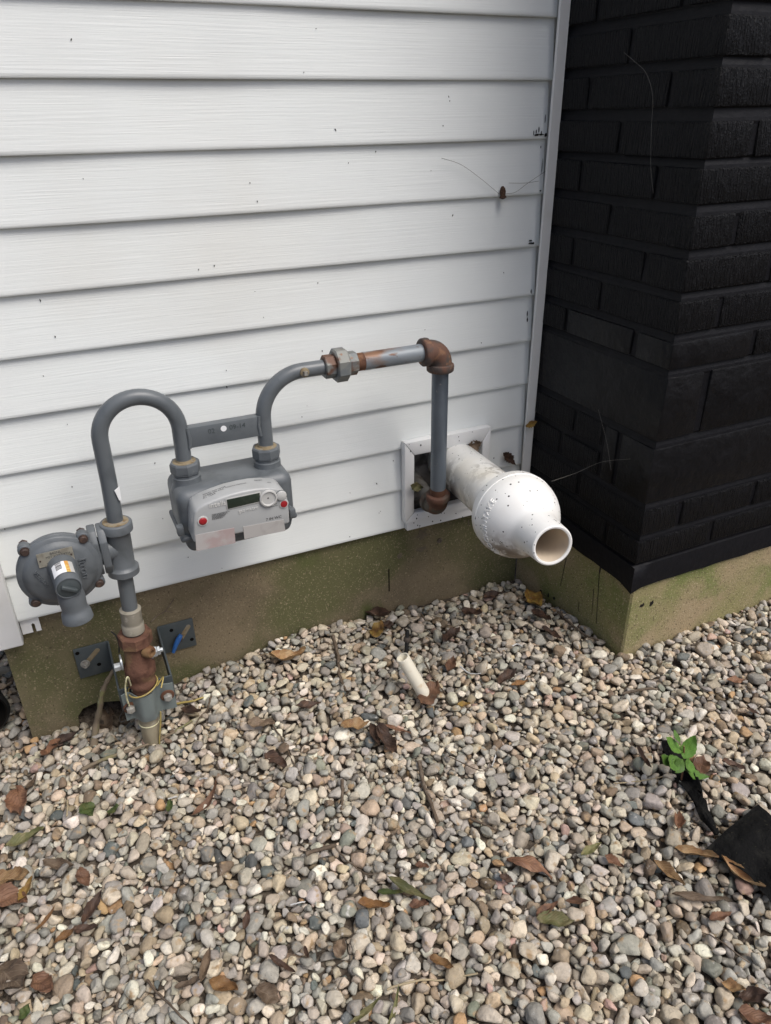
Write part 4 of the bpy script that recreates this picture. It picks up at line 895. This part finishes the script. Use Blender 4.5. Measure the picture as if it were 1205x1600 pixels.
# ================================================================== THINGS ON THE GRAVEL
def gp(px, py, up=0.0):
    P = atg(px, py, .004); return np.array([P[0], P[1], Htop(P[0], P[1]) + up])
# white pipe stub sticking up out of the gravel, and a rusty bolt behind it
a0 = atg(662, 1083, .0); dirr = np.array([-.030, .034, .075]); 
b1 = at(629, 1027, a0[1] + .020)
stb = thing('pipe_stub', 'short white plastic pipe stub leaning out of the pebbles', 'pipe', tuple(a0))
ax2 = (b1 - a0) / np.linalg.norm(b1 - a0); Ls = float(np.linalg.norm(b1 - a0))
link('tube', lathe(a0 - ax2 * .05, ax2, [(.0140, 0), (.0140, Ls + .0485), (.0134, Ls + .05), (.0112, Ls + .05), (.0108, Ls + .03), (.0, Ls + .02)], 28, False), M_STUB, stb, 50)
q0 = gp(635, 1016); q1 = at(637, 985, q0[1] + .012)
pin = thing('rusty_pin', 'dark rusty pin with collar standing behind the white pipe stub', 'metal pin', tuple(q0))
d_ = (q1 - q0) / np.linalg.norm(q1 - q0); Lp = float(np.linalg.norm(q1 - q0))
link('shaft', lathe(q0 - d_ * .02, d_, [(.0050, 0), (.0050, Lp + .012), (.0035, Lp + .02)], 14), M_BLACKP, pin, 50)
link('collar', lathe(q0 + d_ * (Lp * .5), d_, [(.007, 0), (.0085, .002), (.0085, .009), (.007, .011)], 16), mat('dark brown iron', (.07, .055, .045), [((.11, .08, .06), 60, .5, .7)], .8), pin, 50)
# black corrugated drain pipe at the left edge
dp = thing('drain_pipe', 'black corrugated drain pipe end at the house corner', 'drain pipe', (-.37, .1, -.29))
pr = [];
for k in range(34): pr += [(.050, k * .016), (.057, k * .016 + .004), (.057, k * .016 + .009), (.050, k * .016 + .013)]
dpc = np.array([-.354, .035, -.232])
link('corrugated_shell', lathe(dpc, (-.35, 1, 0), pr, 32, False), M_BLACKP, dp, 30)
link('inner_wall', lathe(dpc, (-.35, 1, 0), [(.050, .0005), (.047, .001), (.047, .5)], 32, False), M_HOLE, dp, 30)

def leafmesh(L, Wd, curl, fold, seed, ser=.06, roll=0.0, wav=1.0, thick=.00035):
    rg = random.Random(seed); nu, nv = 13, 7; v = []; uv = []; ph = [rg.uniform(0, 6) for _ in range(4)]
    for i in range(nu + 1):
        uu = i / nu; wd = Wd * .5 * (math.sin(PI * min(1, uu ** .82 * .985 + .012)) ** .85) * (1 + ser * (1 if i % 2 else -1))
        if i == 0: wd = Wd * .02
        if i == nu: wd = Wd * .01
        for j in range(nv):
            vv = -1 + 2 * j / (nv - 1); y = vv * wd
            z = fold * abs(y) + curl * L * (uu - .5) ** 2 * 2 - curl * L * .25 + wav * .0035 * (Wd / .03) * math.sin(uu * 9 + ph[0] + vv * 2) * abs(vv) + wav * .0022 * (Wd / .03) * math.sin(uu * 15 + ph[1] - vv * 3)
            if roll:
                th = roll * vv * 1.3; Rr = wd / max(abs(roll) * 1.3, .01) ; y = Rr * math.sin(th); z += (1 if roll > 0 else -1) * abs(Rr) * (1 - math.cos(th))
            yy = y + .12 * L * math.sin(uu * 2.2 + ph[2]) * .35
            v.append((uu * L - L * .5, yy, z)); uv.append((uu, vv))
    fc = [(i * nv + j, (i + 1) * nv + j, (i + 1) * nv + j + 1, i * nv + j + 1) for i in range(nu) for j in range(nv - 1)]
    me = mesh(v, fc)
    me.uv_layers.new(name='leaf'); ul = me.uv_layers['leaf'].data
    for lp in me.loops: ul[lp.index].uv = uv[lp.vertex_index]
    bm = bmesh.new(); bm.from_mesh(me); bmesh.ops.solidify(bm, geom=bm.faces[:], thickness=thick); bm.to_mesh(me); bm.free()
    return me
def put(me, o, ex, ez):
    ex = Vector(ex).normalized(); ez = Vector(ez); ez = (ez - ex * ez.dot(ex)).normalized(); ey = ez.cross(ex); o = Vector(o)
    for v in me.vertices: v.co = o + ex * v.co.x + ey * v.co.y + ez * v.co.z
    return me
def stem(me_o, L, seed): pass
def ground_leaf(px, py, lpx, ang, kd, wr, curl, fold, label, roll=0, lift=.006, tilt=0.0, group=None, ser=.05):
    seed = int(px * 7 + py * 3); lpx *= .84 if kd == 'D' else .96; a = math.radians(ang); dx, dy = math.cos(a) * lpx / 2, -math.sin(a) * lpx / 2
    e0, e1 = atg(px - dx, py - dy, .006), atg(px + dx, py + dy, .006); L = float(np.linalg.norm(e1 - e0)); d = (e1 - e0) / L
    P = (e0 + e1) / 2; L = min(L, .10)
    h0, h1 = Htop(*(P - d * L * .35)[:2], .005, .7), Htop(*(P + d * L * .35)[:2], .005, .7)
    hm = max(Htop(P[0], P[1], L * wr * .35, .93), (h0 + h1) / 2); d = np.array([d[0] * .7 * L, d[1] * .7 * L, h1 - h0]); d /= np.linalg.norm(d)
    me = leafmesh(L, L * wr, curl, fold, seed, ser, roll)
    rg = random.Random(seed); sd_ = np.array([-d[1], d[0], 0]); nz = np.array([0, 0, 1.]) + sd_ * (tilt + rg.uniform(-.15, .15))
    put(me, np.array([P[0], P[1], hm + lift + abs(curl) * L * .12]), d, nz)
    o = link('fallen_leaf', me, LM[kd], None, 60); tag(o, label, 'leaf', group)
    return o
LF = [
 (672, 1086, 46, 48, 'R', .62, .25, .25, 'rust brown leaf lying against the lower end of the white pipe stub'),
 (828, 1355, 80, -20, 'R', .42, -.35, .5, 'large ribbed tan brown leaf arched like a boat in the middle right gravel', -1.0),
 (606, 1158, 58, -58, 'D', .42, .3, .3, 'long dark brown leaf lying below the white pipe stub', .5),
 (588, 1152, 44, -75, 'D', .35, .2, .4, 'thin dark leaf tucked under the left side of the long dark brown leaf', .8),
 (452, 1028, 60, 8, 'T', .40, .5, .4, 'tan curled leaf resting near the foundation below the middle of the siding', .9),
 (592, 962, 54, -20, 'D', .42, .35, .4, 'dark crumpled leaf leaning on the foundation beside the form line', .8),
 (590, 983, 24, 40, 'Y', .75, .2, .2, 'small yellow brown leaf under the dark crumpled leaf at the foundation'),
 (606, 975, 26, -10, 'D', .7, .2, .2, 'small maroon leaf right of the yellow brown leaf at the foundation'),
 (834, 936, 50, -48, 'Y', .42, .2, .3, 'yellow and brown leaf lying along the chimney footing', .3),
 (846, 966, 46, -30, 'D', .35, .2, .4, 'narrow dark leaf against the bottom of the chimney footing', .6),
 (862, 990, 40, -35, 'D', .35, .2, .3, 'red brown leaf strip near the front corner of the chimney footing', .6),
 (1046, 1361, 66, -36, 'T', .34, .2, .7, 'ribbed tan leaf folded along its midrib left of the black fabric flap', .4),
 (1088, 1340, 76, -22, 'T', .30, .2, .4, 'pale tan leaf lying at the left tip of the black fabric flap', .8),
 (1158, 1372, 86, -38, 'T', .30, .5, .5, 'curled tan leaf tucked under the lower edge of the black fabric flap', 1.0),
 (1058, 1284, 42, 80, 'R', .45, .3, .5, 'short brown curled leaf standing among pebbles left of the fabric strip', 1.0),
 (1092, 1402, 92, 4, 'B', .18, .2, .5, 'long thin brown leaf below the curled tan leaves', .8),
 (1126, 1433, 44, 28, 'R', .34, .2, .5, 'small rust leaf below the long thin brown leaf', .6),
 (322, 1250, 66, 40, 'R', .22, .6, .4, 'rust coloured curved leaf strip left of centre', .6),
 (408, 1130, 46, 10, 'B', .5, .2, .3, 'grey brown leaf right of the riser base', .4),
 (482, 1106, 50, 15, 'D', .4, .3, .3, 'dark brown leaf below the tan curled leaf', .6),
 (40, 1312, 70, 22, 'G', .36, .25, .4, 'olive green leaf at the left edge of the gravel', .4),
 (178, 1267, 27, 10, 'N', .78, .1, .1, 'round green leaf, the right one of a pair'),
 (137, 1269, 26, -40, 'N', .74, .1, .1, 'round green leaf, the left one of a pair'),
 (265, 1262, 20, 80, 'N', .5, .3, .3, 'small dark green curled leaf below the riser', .6),
 (18, 1372, 60, 10, 'T', .60, .3, .3, 'tan leaf at the left edge, topmost of a cluster', .4),
 (12, 1402, 60, -10, 'R', .60, .3, .3, 'rust leaf at the left edge, bottom of a cluster', .3),
 (40, 1388, 46, 55, 'Y', .40, .3, .3, 'ochre leaf at the right of the left edge cluster', .8),
 (146, 1420, 72, 62, 'D', .34, .3, .4, 'purple brown ragged leaf pointing up in the lower left', .6),
 (134, 1450, 46, 10, 'D', .4, .2, .3, 'dark leaf lying under the purple brown ragged leaf', .3),
 (102, 1460, 44, 35, 'O', .40, .3, .4, 'orange tan leaf below the purple brown ragged leaf', .6),
 (72, 1436, 52, 48, 'O', .16, .5, .3, 'thin ochre leaf strip over a pale pebble in the lower left', .6),
 (20, 1532, 66, -50, 'B', .64, .2, .2, 'broad grey brown leaf at the lower left edge', .2),
 (66, 1534, 44, -30, 'R', .60, .2, .3, 'rust brown leaf right of the broad grey brown leaf', .3),
 (350, 1540, 48, -22, 'O', .48, .3, .3, 'orange brown leaf near the bottom left of the centre', .4),
 (322, 1512, 64, 72, 'B', .30, .4, .5, 'grey brown curled leaf beside the orange brown leaf', .9),
 (296, 1535, 50, 10, 'B', .26, .2, .3, 'flat grey brown leaf strip left of the curled grey leaf', .3),
 (38, 1580, 30, 50, 'N', .7, .1, .1, 'green leaf at the bottom left corner'),
 (30, 1256, 46, -75, 'R', .5, .3, .4, 'rust leaf hanging stem down at the left edge', .5),
 (50, 1224, 40, 70, 'B', .2, .4, .4, 'thin brown curved leaf left of the stick', .6),
 (92, 1346, 52, -8, 'B', .36, .2, .4, 'grey brown flat leaf right of the olive green leaf', .4),
 (132, 1372, 28, -60, 'R', .6, .2, .3, 'small rust leaf right of the ochre leaf', .3),
 (640, 1390, 78, -18, 'G', .22, .2, .4, 'olive brown narrow leaf in the centre gravel', .7),
 (610, 1394, 44, -5, 'N', .25, .2, .4, 'green narrow leaf left of the olive brown narrow leaf', .6),
 (585, 1413, 56, -8, 'O', .34, .3, .4, 'orange tan curled leaf below the olive brown leaf', .8),
 (655, 1414, 34, -10, 'R', .5, .2, .3, 'small rust leaf right of the orange tan curled leaf', .4),
 (532, 1481, 30, 70, 'B', .75, .2, .3, 'folded ochre grey leaf low in the centre', .5),
 (418, 1555, 44, -15, 'B', .66, .2, .3, 'grey brown leaf at the bottom near the centre', .3),
 (440, 1506, 56, -25, 'D', .22, .3, .4, 'dark thin leaf strip low in the centre left', .6),
 (480, 1490, 40, -70, 'D', .2, .3, .4, 'dark brown sliver left of the folded ochre leaf', .6),
 (868, 1438, 62, 4, 'G', .42, .2, .3, 'grey olive leaf in the lower right gravel', .4),
 (855, 1424, 40, 30, 'R', .35, .2, .4, 'rust strip lying on top of the grey olive leaf', .4),
 (902, 1409, 40, -12, 'R', .34, .2, .4, 'rust leaf right of the grey olive leaf', .6),
 (1148, 1540, 46, -30, 'T', .55, .3, .4, 'tan leaf above the dark rust leaves in the lower right corner', .5),
 (1180, 1556, 60, -8, 'D', .5, .3, .3, 'dark maroon leaf in the lower right corner', .4),
 (1185, 1586, 66, -20, 'R', .5, .3, .3, 'dark rust leaf at the bottom right corner', .4),
 (1150, 1062, 32, 0, 'R', .45, .2, .3, 'rust leaf on the gravel in front of the chimney face', .3),
 (1146, 1196, 46, -20, 'D', .4, .2, .4, 'dark brown leaf right of the green seedling', .6),
 (1097, 1197, 28, 70, 'R', .7, .2, .2, 'rust red scrap of leaf beside the seedling', .3),
 (1004, 1192, 54, -62, 'D', .2, .3, .4, 'dark brown leaf sliver left of the seedling', .7),
 (706, 992, 40, 30, 'D', .5, .2, .3, 'dark leaf in the shade below the wall opening', .4),
 (738, 958, 42, -15, 'D', .5, .2, .3, 'dark leaf below the vent bell', .4),
 (770, 930, 36, 10, 'D', .5, .2, .3, 'nearly black leaf in the corner under the vent bell', .4),
 (792, 1052, 44, 40, 'D', .4, .2, .4, 'dark greyish leaf right of the pipe stub', .5),
 (812, 1064, 28, 20, 'O', .35, .2, .4, 'small orange leaf below the dark greyish leaf', .5),
 (706, 1038, 24, 70, 'R', .5, .2, .3, 'small rust leaf right of the white pipe stub', .4),
 (554, 1134, 52, 20, 'T', .45, .3, .3, 'tan olive leaf left of the long dark brown leaf', .4),
 (620, 1138, 52, -6, 'R', .14, .1, .5, 'rust brown bark like strip above the long dark brown leaf', .6),
 (225, 1118, 50, 5, 'B', .4, .2, .3, 'brown leaf at the foot of the tan riser sleeve', .4),
 (165, 1120, 46, 60, 'B', .45, .2, .3, 'brown leaf in the hollow behind the mossy stick', .4),
 (98, 1152, 60, 30, 'D', .4, .3, .4, 'dark brown leaf at the bottom left of the foundation', .6),
 (80, 1170, 50, 62, 'R', .36, .3, .4, 'rust leaf below the dark brown leaf at the foundation', .6),
 (300, 1112, 40, -10, 'D', .4, .2, .3, 'dark leaf right of the clamp plate', .4),
 (432, 1186, 46, -30, 'D', .5, .2, .3, 'dark leaf scrap in the left centre gravel', .4),
 (385, 1440, 34, 75, 'D', .4, .2, .4, 'dark rust sliver in the lower left centre', .5),
 (660, 1350, 24, -20, 'R', .5, .2, .3, 'rust scrap above the olive brown narrow leaf', .4),
 (792, 1372, 30, -20, 'D', .5, .2, .3, 'dark scrap under the large ribbed leaf', .4),
 (960, 1344, 36, -40, 'R', .5, .2, .3, 'red brown scrap between the two large tan leaves', .4),
 (925, 1325, 40, 35, 'G', .3, .2, .3, 'straw olive leaf right of the large ribbed leaf', .5),
 (1178, 1112, 30, -30, 'D', .3, .2, .3, 'dark sliver on the right edge gravel', .5),
 (612, 1576, 78, 76, 'G', .11, .5, .4, 'long green brown willow leaf at the bottom centre', .5),
 (570, 1578, 66, 40, 'G', .16, .3, .4, 'olive blade leaf left of the long willow leaf', .5),
 (690, 1502, 44, -25, 'O', .4, .2, .3, 'orange scrap in the bottom centre gravel', .4),
 (725, 1098, 22, 0, 'Y', .5, .2, .3, 'ochre fragment right of the rust leaf by the stub', .4),
]
for L in LF:
    ground_leaf(*L[:9], roll=L[9] if len(L) > 9 else 0)
# leaves caught on the wall and pipes
def caught(px, py, Y, lpx, ang, kd, wr, label, roll=.5, nz=(-.2, -1, .3)):
    a = math.radians(ang); e0, e1 = at(px - math.cos(a) * lpx / 2, py + math.sin(a) * lpx / 2, Y), at(px + math.cos(a) * lpx / 2, py - math.sin(a) * lpx / 2, Y)
    L = float(np.linalg.norm(e1 - e0)); me = leafmesh(L, L * wr, .3, .3, int(px + py), .16, roll); put(me, (e0 + e1) / 2, e1 - e0, nz)
    tag(link('caught_leaf', me, LM[kd], None, 60), label, 'leaf')
caught(795, 716, -.0075, 26, -50, 'D', .42, 'dark brown leaf scrap stuck on the siding right of the opening frame', .3)
caught(741, 697, -.022, 24, 25, 'B', .75, 'brown leaf caught between the vent pipe and the frame corner', .5)
caught(651, 760, -.030, 20, -10, 'G', .6, 'pale green leaf scrap stuck on the left rail of the opening frame', .3)
caught(830, 662, -.030, 20, 15, 'Y', .5, 'small yellow brown leaf caught on the trim beside the chimney', .8)
c = at(785, 300, -.006)
bg = thing('cocoon', 'small brown cocoon hanging on the siding in a spider thread', 'cocoon', tuple(c))
link('husk', lathe(at(785.5, 291, -.006), (at(786, 310, -.006) - at(785.5, 291, -.006)), [(.002, 0), (.0050, .004), (.0062, .010), (.0052, .017), (.0075, .021), (.002, .024)], 14), M_BUG, bg, 50)
# spider threads
def thread(pts, label, rad=.00032):
    o = link('spider_thread', tube(smoothpath(pts, 6), rad, 5), M_WEB, None, 60); tag(o, label, 'spider thread'); return o
M_WEBD = mat('dusty silk', (.12, .11, .09), [], .8, .3)
for pts, lb in (([at(690, 247, -.003), at(720, 257, -.004), at(750, 278, -.005), at(780, 303, -.006)], 'dusty spider thread on the siding left of the cocoon'),
                ([at(790, 303, -.006), at(806, 300, -.006), at(825, 286, -.006), at(852, 268, -.006)], 'dusty spider thread on the siding right of the cocoon'),
                ([at(795, 286, -.004), at(820, 286, -.004), at(842, 283, -.004)], 'short level spider thread above the right end of the siding board')):
    o = thread(pts, lb, .00036); o.data.materials[0] = M_WEBD
thread([atx(975, 82, X1 - .006), atx(994, 98, X1 - .008), atx(1010, 115, X1 - .010), atx(1020, 150, X1 - .010), atx(1018, 200, X1 - .008), atx(1017, 260, X1 - .008), atx(1021, 302, X1 - .004)], 'long pale spider thread hanging down the black brick side', .00020)
thread([at(862, 752, -.40), atx(900, 739, X1 - .06), atx(940, 722, X1 - .02), atx(985, 717, X1 - .003)], 'pale spider thread stretched from the vent bell to the black brick', .00026)
thread([atx(935, 640, X1 - .004), atx(948, 690, X1 - .006), atx(955, 735, X1 - .006)], 'faint spider thread on the smooth black block', .00022)

# twigs and stalks
def twig(pts, rpx, mt, name, label, cat, up=.002, taper=.6, lifts=None, side=()):
    Ps = []
    for i, (px, py) in enumerate(pts):
        P = gp(px, py); P[2] += up + (lifts[i] if lifts else 0); Ps.append(P)
    sp_ = smoothpath(Ps, 5); s = float((Ps[0] - CAM) @ CF) / FPX; n = len(sp_)
    rg = random.Random(int(pts[0][0])); rad = [rpx * s * .5 * (1 - (1 - taper) * i / n) * rg.uniform(.85, 1.15) for i in range(n)]
    sp_ = [q + np.array([rg.uniform(-.0008, .0008), rg.uniform(-.0008, .0008), 0]) for q in sp_]
    o = link(name, tube(sp_, rad, 8), mt, None, 60); tag(o, label, cat); return o
q0 = gp(144, 1160); 
ms = [q0 + np.array([0, 0, -.005]), at(150, 1135, -.055), at(156, 1108, -.055), at(160, 1082, -.053), at(170, 1060, -.050), at(181, 1043, -.046)]
sp_ = smoothpath(ms, 5); o = link('mossy_stick', tube(sp_, [.0078 - .0042 * i / len(sp_) + .0008 * math.sin(i * 1.7) for i in range(len(sp_))], 10), M_MOSSTICK, None, 60); tag(o, 'lichen covered stick leaning against the wall bracket', 'stick')
twig([(128, 1200), (160, 1186), (205, 1170), (250, 1150), (300, 1125)], 7, M_MOSSTICK, 'stick', 'grey lichened stick lying across the pebbles at the riser base', 'stick', .003, .5)
twig([(120, 1215), (150, 1188), (190, 1160), (215, 1146)], 4, M_WOOD, 'twig', 'dark thin twig crossing the lichened stick near the riser', 'twig')
twig([(330, 1085), (322, 1105), (312, 1122), (300, 1140)], 3, M_WOOD, 'twig', 'thin dark twig right of the clamp plate', 'twig', .006)
twig([(655, 1190), (662, 1222), (672, 1245), (684, 1278)], 7, M_WOOD, 'stick', 'thick brown stick pointing down in the centre gravel', 'stick', .003, .7)
twig([(718, 1265), (742, 1277), (776, 1292)], 5, M_WOOD, 'twig', 'brown twig right of the thick stick', 'twig')
twig([(535, 1216), (534, 1240), (533, 1262)], 6, M_WOOD, 'twig', 'short brown twig left of the thick stick', 'twig')
twig([(420, 1118), (440, 1150), (458, 1185), (472, 1216)], 3, M_WOOD, 'twig', 'long wiry twig in the left centre gravel', 'twig')
twig([(478, 1330), (500, 1323), (525, 1319)], 7, M_WOOD, 'twig', 'stubby grey twig in the middle of the gravel', 'twig', .003, .8)
twig([(525, 1322), (545, 1340), (575, 1357), (600, 1358)], 2.4, M_WOOD, 'stalk', 'thin curved stalk right of the stubby grey twig', 'stalk')
twig([(605, 1542), (650, 1530), (690, 1522), (748, 1517)], 4, M_STRAW, 'straw', 'pale straw stalk at the bottom centre', 'straw', .004)
twig([(228, 1528), (250, 1552), (275, 1580), (298, 1602)], 4, M_WOOD, 'twig', 'dark twig running off the bottom edge at the left', 'twig', .004)
twig([(520, 990), (528, 1020), (530, 1050), (540, 1075)], 6, M_WOOD, 'twig', 'dark gnarled twig left of the pipe stub', 'twig', .004)
twig([(664, 1034), (680, 1060), (696, 1082)], 3, M_WOOD, 'twig', 'thin brown twig behind the rust leaf by the stub', 'twig', .006)
twig([(872, 952), (895, 972), (915, 988), (935, 1000)], 4, M_WOOD, 'twig', 'thin twig lying along the chimney footing', 'twig', .006)
twig([(960, 1222), (1000, 1217), (1035, 1213)], 2.2, M_STRAW, 'stalk', 'thin stalk left of the seedling', 'stalk', .004)
twig([(975, 1078), (1010, 1075), (1028, 1073)], 5, M_WOOD, 'twig', 'reddish twig in front of the footing corner', 'twig', .004)
twig([(104, 1248), (106, 1262), (104, 1276)], 4, M_STRAW, 'straw', 'short yellow straw left of the green leaf pair', 'straw', .006)
twig([(272, 1100), (300, 1096), (318, 1088)], 4, M_YELW, 'straw', 'yellow stalk right of the clamp plate', 'straw', .006)
twig([(1172, 1500), (1120, 1470), (1098, 1455)], 2.2, M_WOOD, 'stalk', 'fine dark stalk in the lower right gravel', 'stalk', .005)
twig([(700, 1180), (760, 1205), (765, 1150)], 1.8, M_WOOD, 'stalk', 'fine forked stalk in the centre right gravel', 'stalk', .004)
tw = [at(236, 972, -.03), at(246, 962, -.02), at(258, 955, -.012), at(272, 936, -.006)]
o = link('twig', join(tube(smoothpath(tw, 4), .0013, 6), tube(smoothpath([at(258, 955, -.012), at(264, 956, -.010), at(270, 957, -.008)], 3), .0009, 6)), M_WOOD, None, 60); tag(o, 'forked dry twig sticking out behind the riser', 'twig')
# white plastic scraps
for pts, lb in (([(262, 1243), (268, 1241), (276, 1239)], 'small white plastic sliver left of the rust leaf strip'), ([(312, 1216), (318, 1216), (324, 1218)], 'small white plastic sliver above the rust leaf strip'),
                ([(769, 1196), (772, 1184), (775, 1176)], 'white plastic sliver standing among pebbles in the centre right'), ([(800, 1010), (808, 1006), (816, 1010)], 'white plastic curl below the vent bell'),
                ([(718, 1040), (735, 1046), (752, 1050)], 'white fibre below the vent bell'), ([(454, 1409), (466, 1406), (476, 1403)], 'white plastic sliver beside a dark pebble in the lower centre')):
    twig(pts, 2.6, M_PLASTW, 'plastic_scrap', lb, 'plastic scrap', .004, .8)

# ------------------------------------------------------------------ torn landscape fabric and the seedling growing through it
def cloth(name, rows_, mt, label, cat, thick=.0022, sub=2):
    """rows of points (bottom edge to top edge) skinned and thickened"""
    R_ = [smoothpath(rw, 4) for rw in rows_]; cols = list(zip(*R_)); cols = [smoothpath(c_, 4) for c_ in cols]; nr, nc = len(cols), len(cols[0]); rg = random.Random(9)
    v = [q + np.array([rg.uniform(-.0007, .0007), rg.uniform(-.0007, .0007), rg.uniform(-.0009, .0009)]) + (rg.uniform(-.003, .003) if k_ in (0, len(c_) - 1) and sub == 3 else 0) for c_ in cols for k_, q in enumerate(c_)]
    fc = [(i * nc + j, i * nc + j + 1, (i + 1) * nc + j + 1, (i + 1) * nc + j) for i in range(nr - 1) for j in range(nc - 1)]
    bm = bmesh.new(); me = mesh(v, fc); bm.from_mesh(me); bmesh.ops.solidify(bm, geom=bm.faces[:], thickness=thick); bm.to_mesh(me); bm.free()
    o = link(name, me, mt, None, 60); tag(o, label, cat); return o
def gu(px, py, up):
    P = atg(px, py, up + .004); return P
cloth('fabric_flap', [[gu(1092, 1336, .000), gu(1135, 1347, .008), gu(1168, 1366, .012), gu(1190, 1392, .006), gu(1212, 1420, -.004)],
                      [gu(1120, 1312, .014), gu(1155, 1322, .026), gu(1190, 1340, .022), gu(1222, 1362, .032), gu(1250, 1392, .006)],
                      [gu(1152, 1285, .020), gu(1185, 1296, .034), gu(1220, 1312, .038), gu(1258, 1336, .028), gu(1290, 1364, .004)],
                      [gu(1184, 1258, .016), gu(1212, 1280, .024), gu(1246, 1300, .024), gu(1284, 1318, .016), gu(1318, 1344, -.004)]], M_FABRIC, 'flap of black landscape fabric folded up out of the gravel at the right edge', 'landscape fabric')
cloth('fabric_strip', [[gu(1034, 1158, .002), gu(1042, 1186, .000), gu(1056, 1216, -.004), gu(1076, 1246, -.002), gu(1098, 1276, .002), gu(1116, 1304, .002)],
                       [gu(1046, 1158, .010), gu(1058, 1188, .008), gu(1072, 1214, -.006), gu(1086, 1246, .004), gu(1104, 1276, .008), gu(1120, 1305, .005)],
                       [gu(1070, 1172, .012), gu(1082, 1196, .014), gu(1094, 1222, .012), gu(1102, 1250, .012), gu(1112, 1276, .008), gu(1123, 1304, .004)]], M_FABRIC, 'torn strip of black landscape fabric under the green seedling', 'landscape fabric', .0018, 3)
base_ = gp(1066, 1216)
sg = thing('weed_seedling', 'bright green weed seedling growing through the torn black fabric', 'seedling', tuple(base_))
tipz = at(1069, 1166, base_[1] + .006)
link('stem', tube(smoothpath([base_ + np.array([0, 0, -.01]), (base_ * .55 + tipz * .45) + np.array([.002, 0, 0]), tipz], 5), [.0017] * 6 + [.0014] * 5, 8), mat('red brown stem', (.18, .09, .05), [((.12, .14, .04), 60, .5, .7)], .6), sg, 60)
ax0 = base_
for (b_, tp, wr, Yo, nz, cu) in (((1067, 1184), (1087, 1149), .58, .004, (-.2, -.6, .7), .2), ((1064, 1176), (1039, 1153), .48, .012, (.2, -.5, .8), .2), ((1062, 1160), (1054, 1140), .46, .020, (0, -.7, .6), .1),
        ((1067, 1187), (1054, 1207), .80, -.008, (.1, -.7, .6), .15), ((1070, 1188), (1086, 1203), .62, -.008, (.3, -.7, .6), .2), ((1070, 1203), (1106, 1217), .34, -.012, (.1, -.4, .9), .3), ((1063, 1192), (1041, 1187), .5, -.004, (-.2, -.5, .8), .3), ((1050, 1190), (1031, 1182), .45, .000, (-.2, -.4, .8), .35)):
    e0, e1 = at(*b_, base_[1] + Yo * .5), at(*tp, base_[1] + Yo * 1.6); L = float(np.linalg.norm(e1 - e0)); me = leafmesh(L, L * wr, cu, .18, int(tp[0]), .045, 0, .25); put(me, (e0 + e1) / 2, e1 - e0, nz)
    lf = link('leaf', me, LM['W'], sg, 60)
    link('petiole', tube([tuple(np.array(base_) * .25 + np.array(tipz) * .75 if b_[1] < 1180 else np.array(base_) * .5 + np.array(tipz) * .5), tuple(e0), tuple(e0 * .8 + e1 * .2)], .0008, 6), LM['W'], lf, 60)
# small plants against the right footing
for (px, py, h, lb) in ((1177, 931, 14, 'tiny green sprout against the chimney footing at the right'), (1056, 1146, 10, 'tiny green leaf tip above the seedling')):
    if px == 1056: continue
    q = gp(px, py + 6); e1 = at(px, py - h * .6, q[1]); me = leafmesh(float(np.linalg.norm(e1 - q)), .008, .2, .3, 3, .05, .3); put(me, (q + e1) / 2, e1 - q, (-.2, -1, .1)); tag(link('sprout', me, LM['N'], None, 60), lb, 'sprout')

for o in bpy.data.objects:
    if '_loc' in o.keys(): del o['_loc']
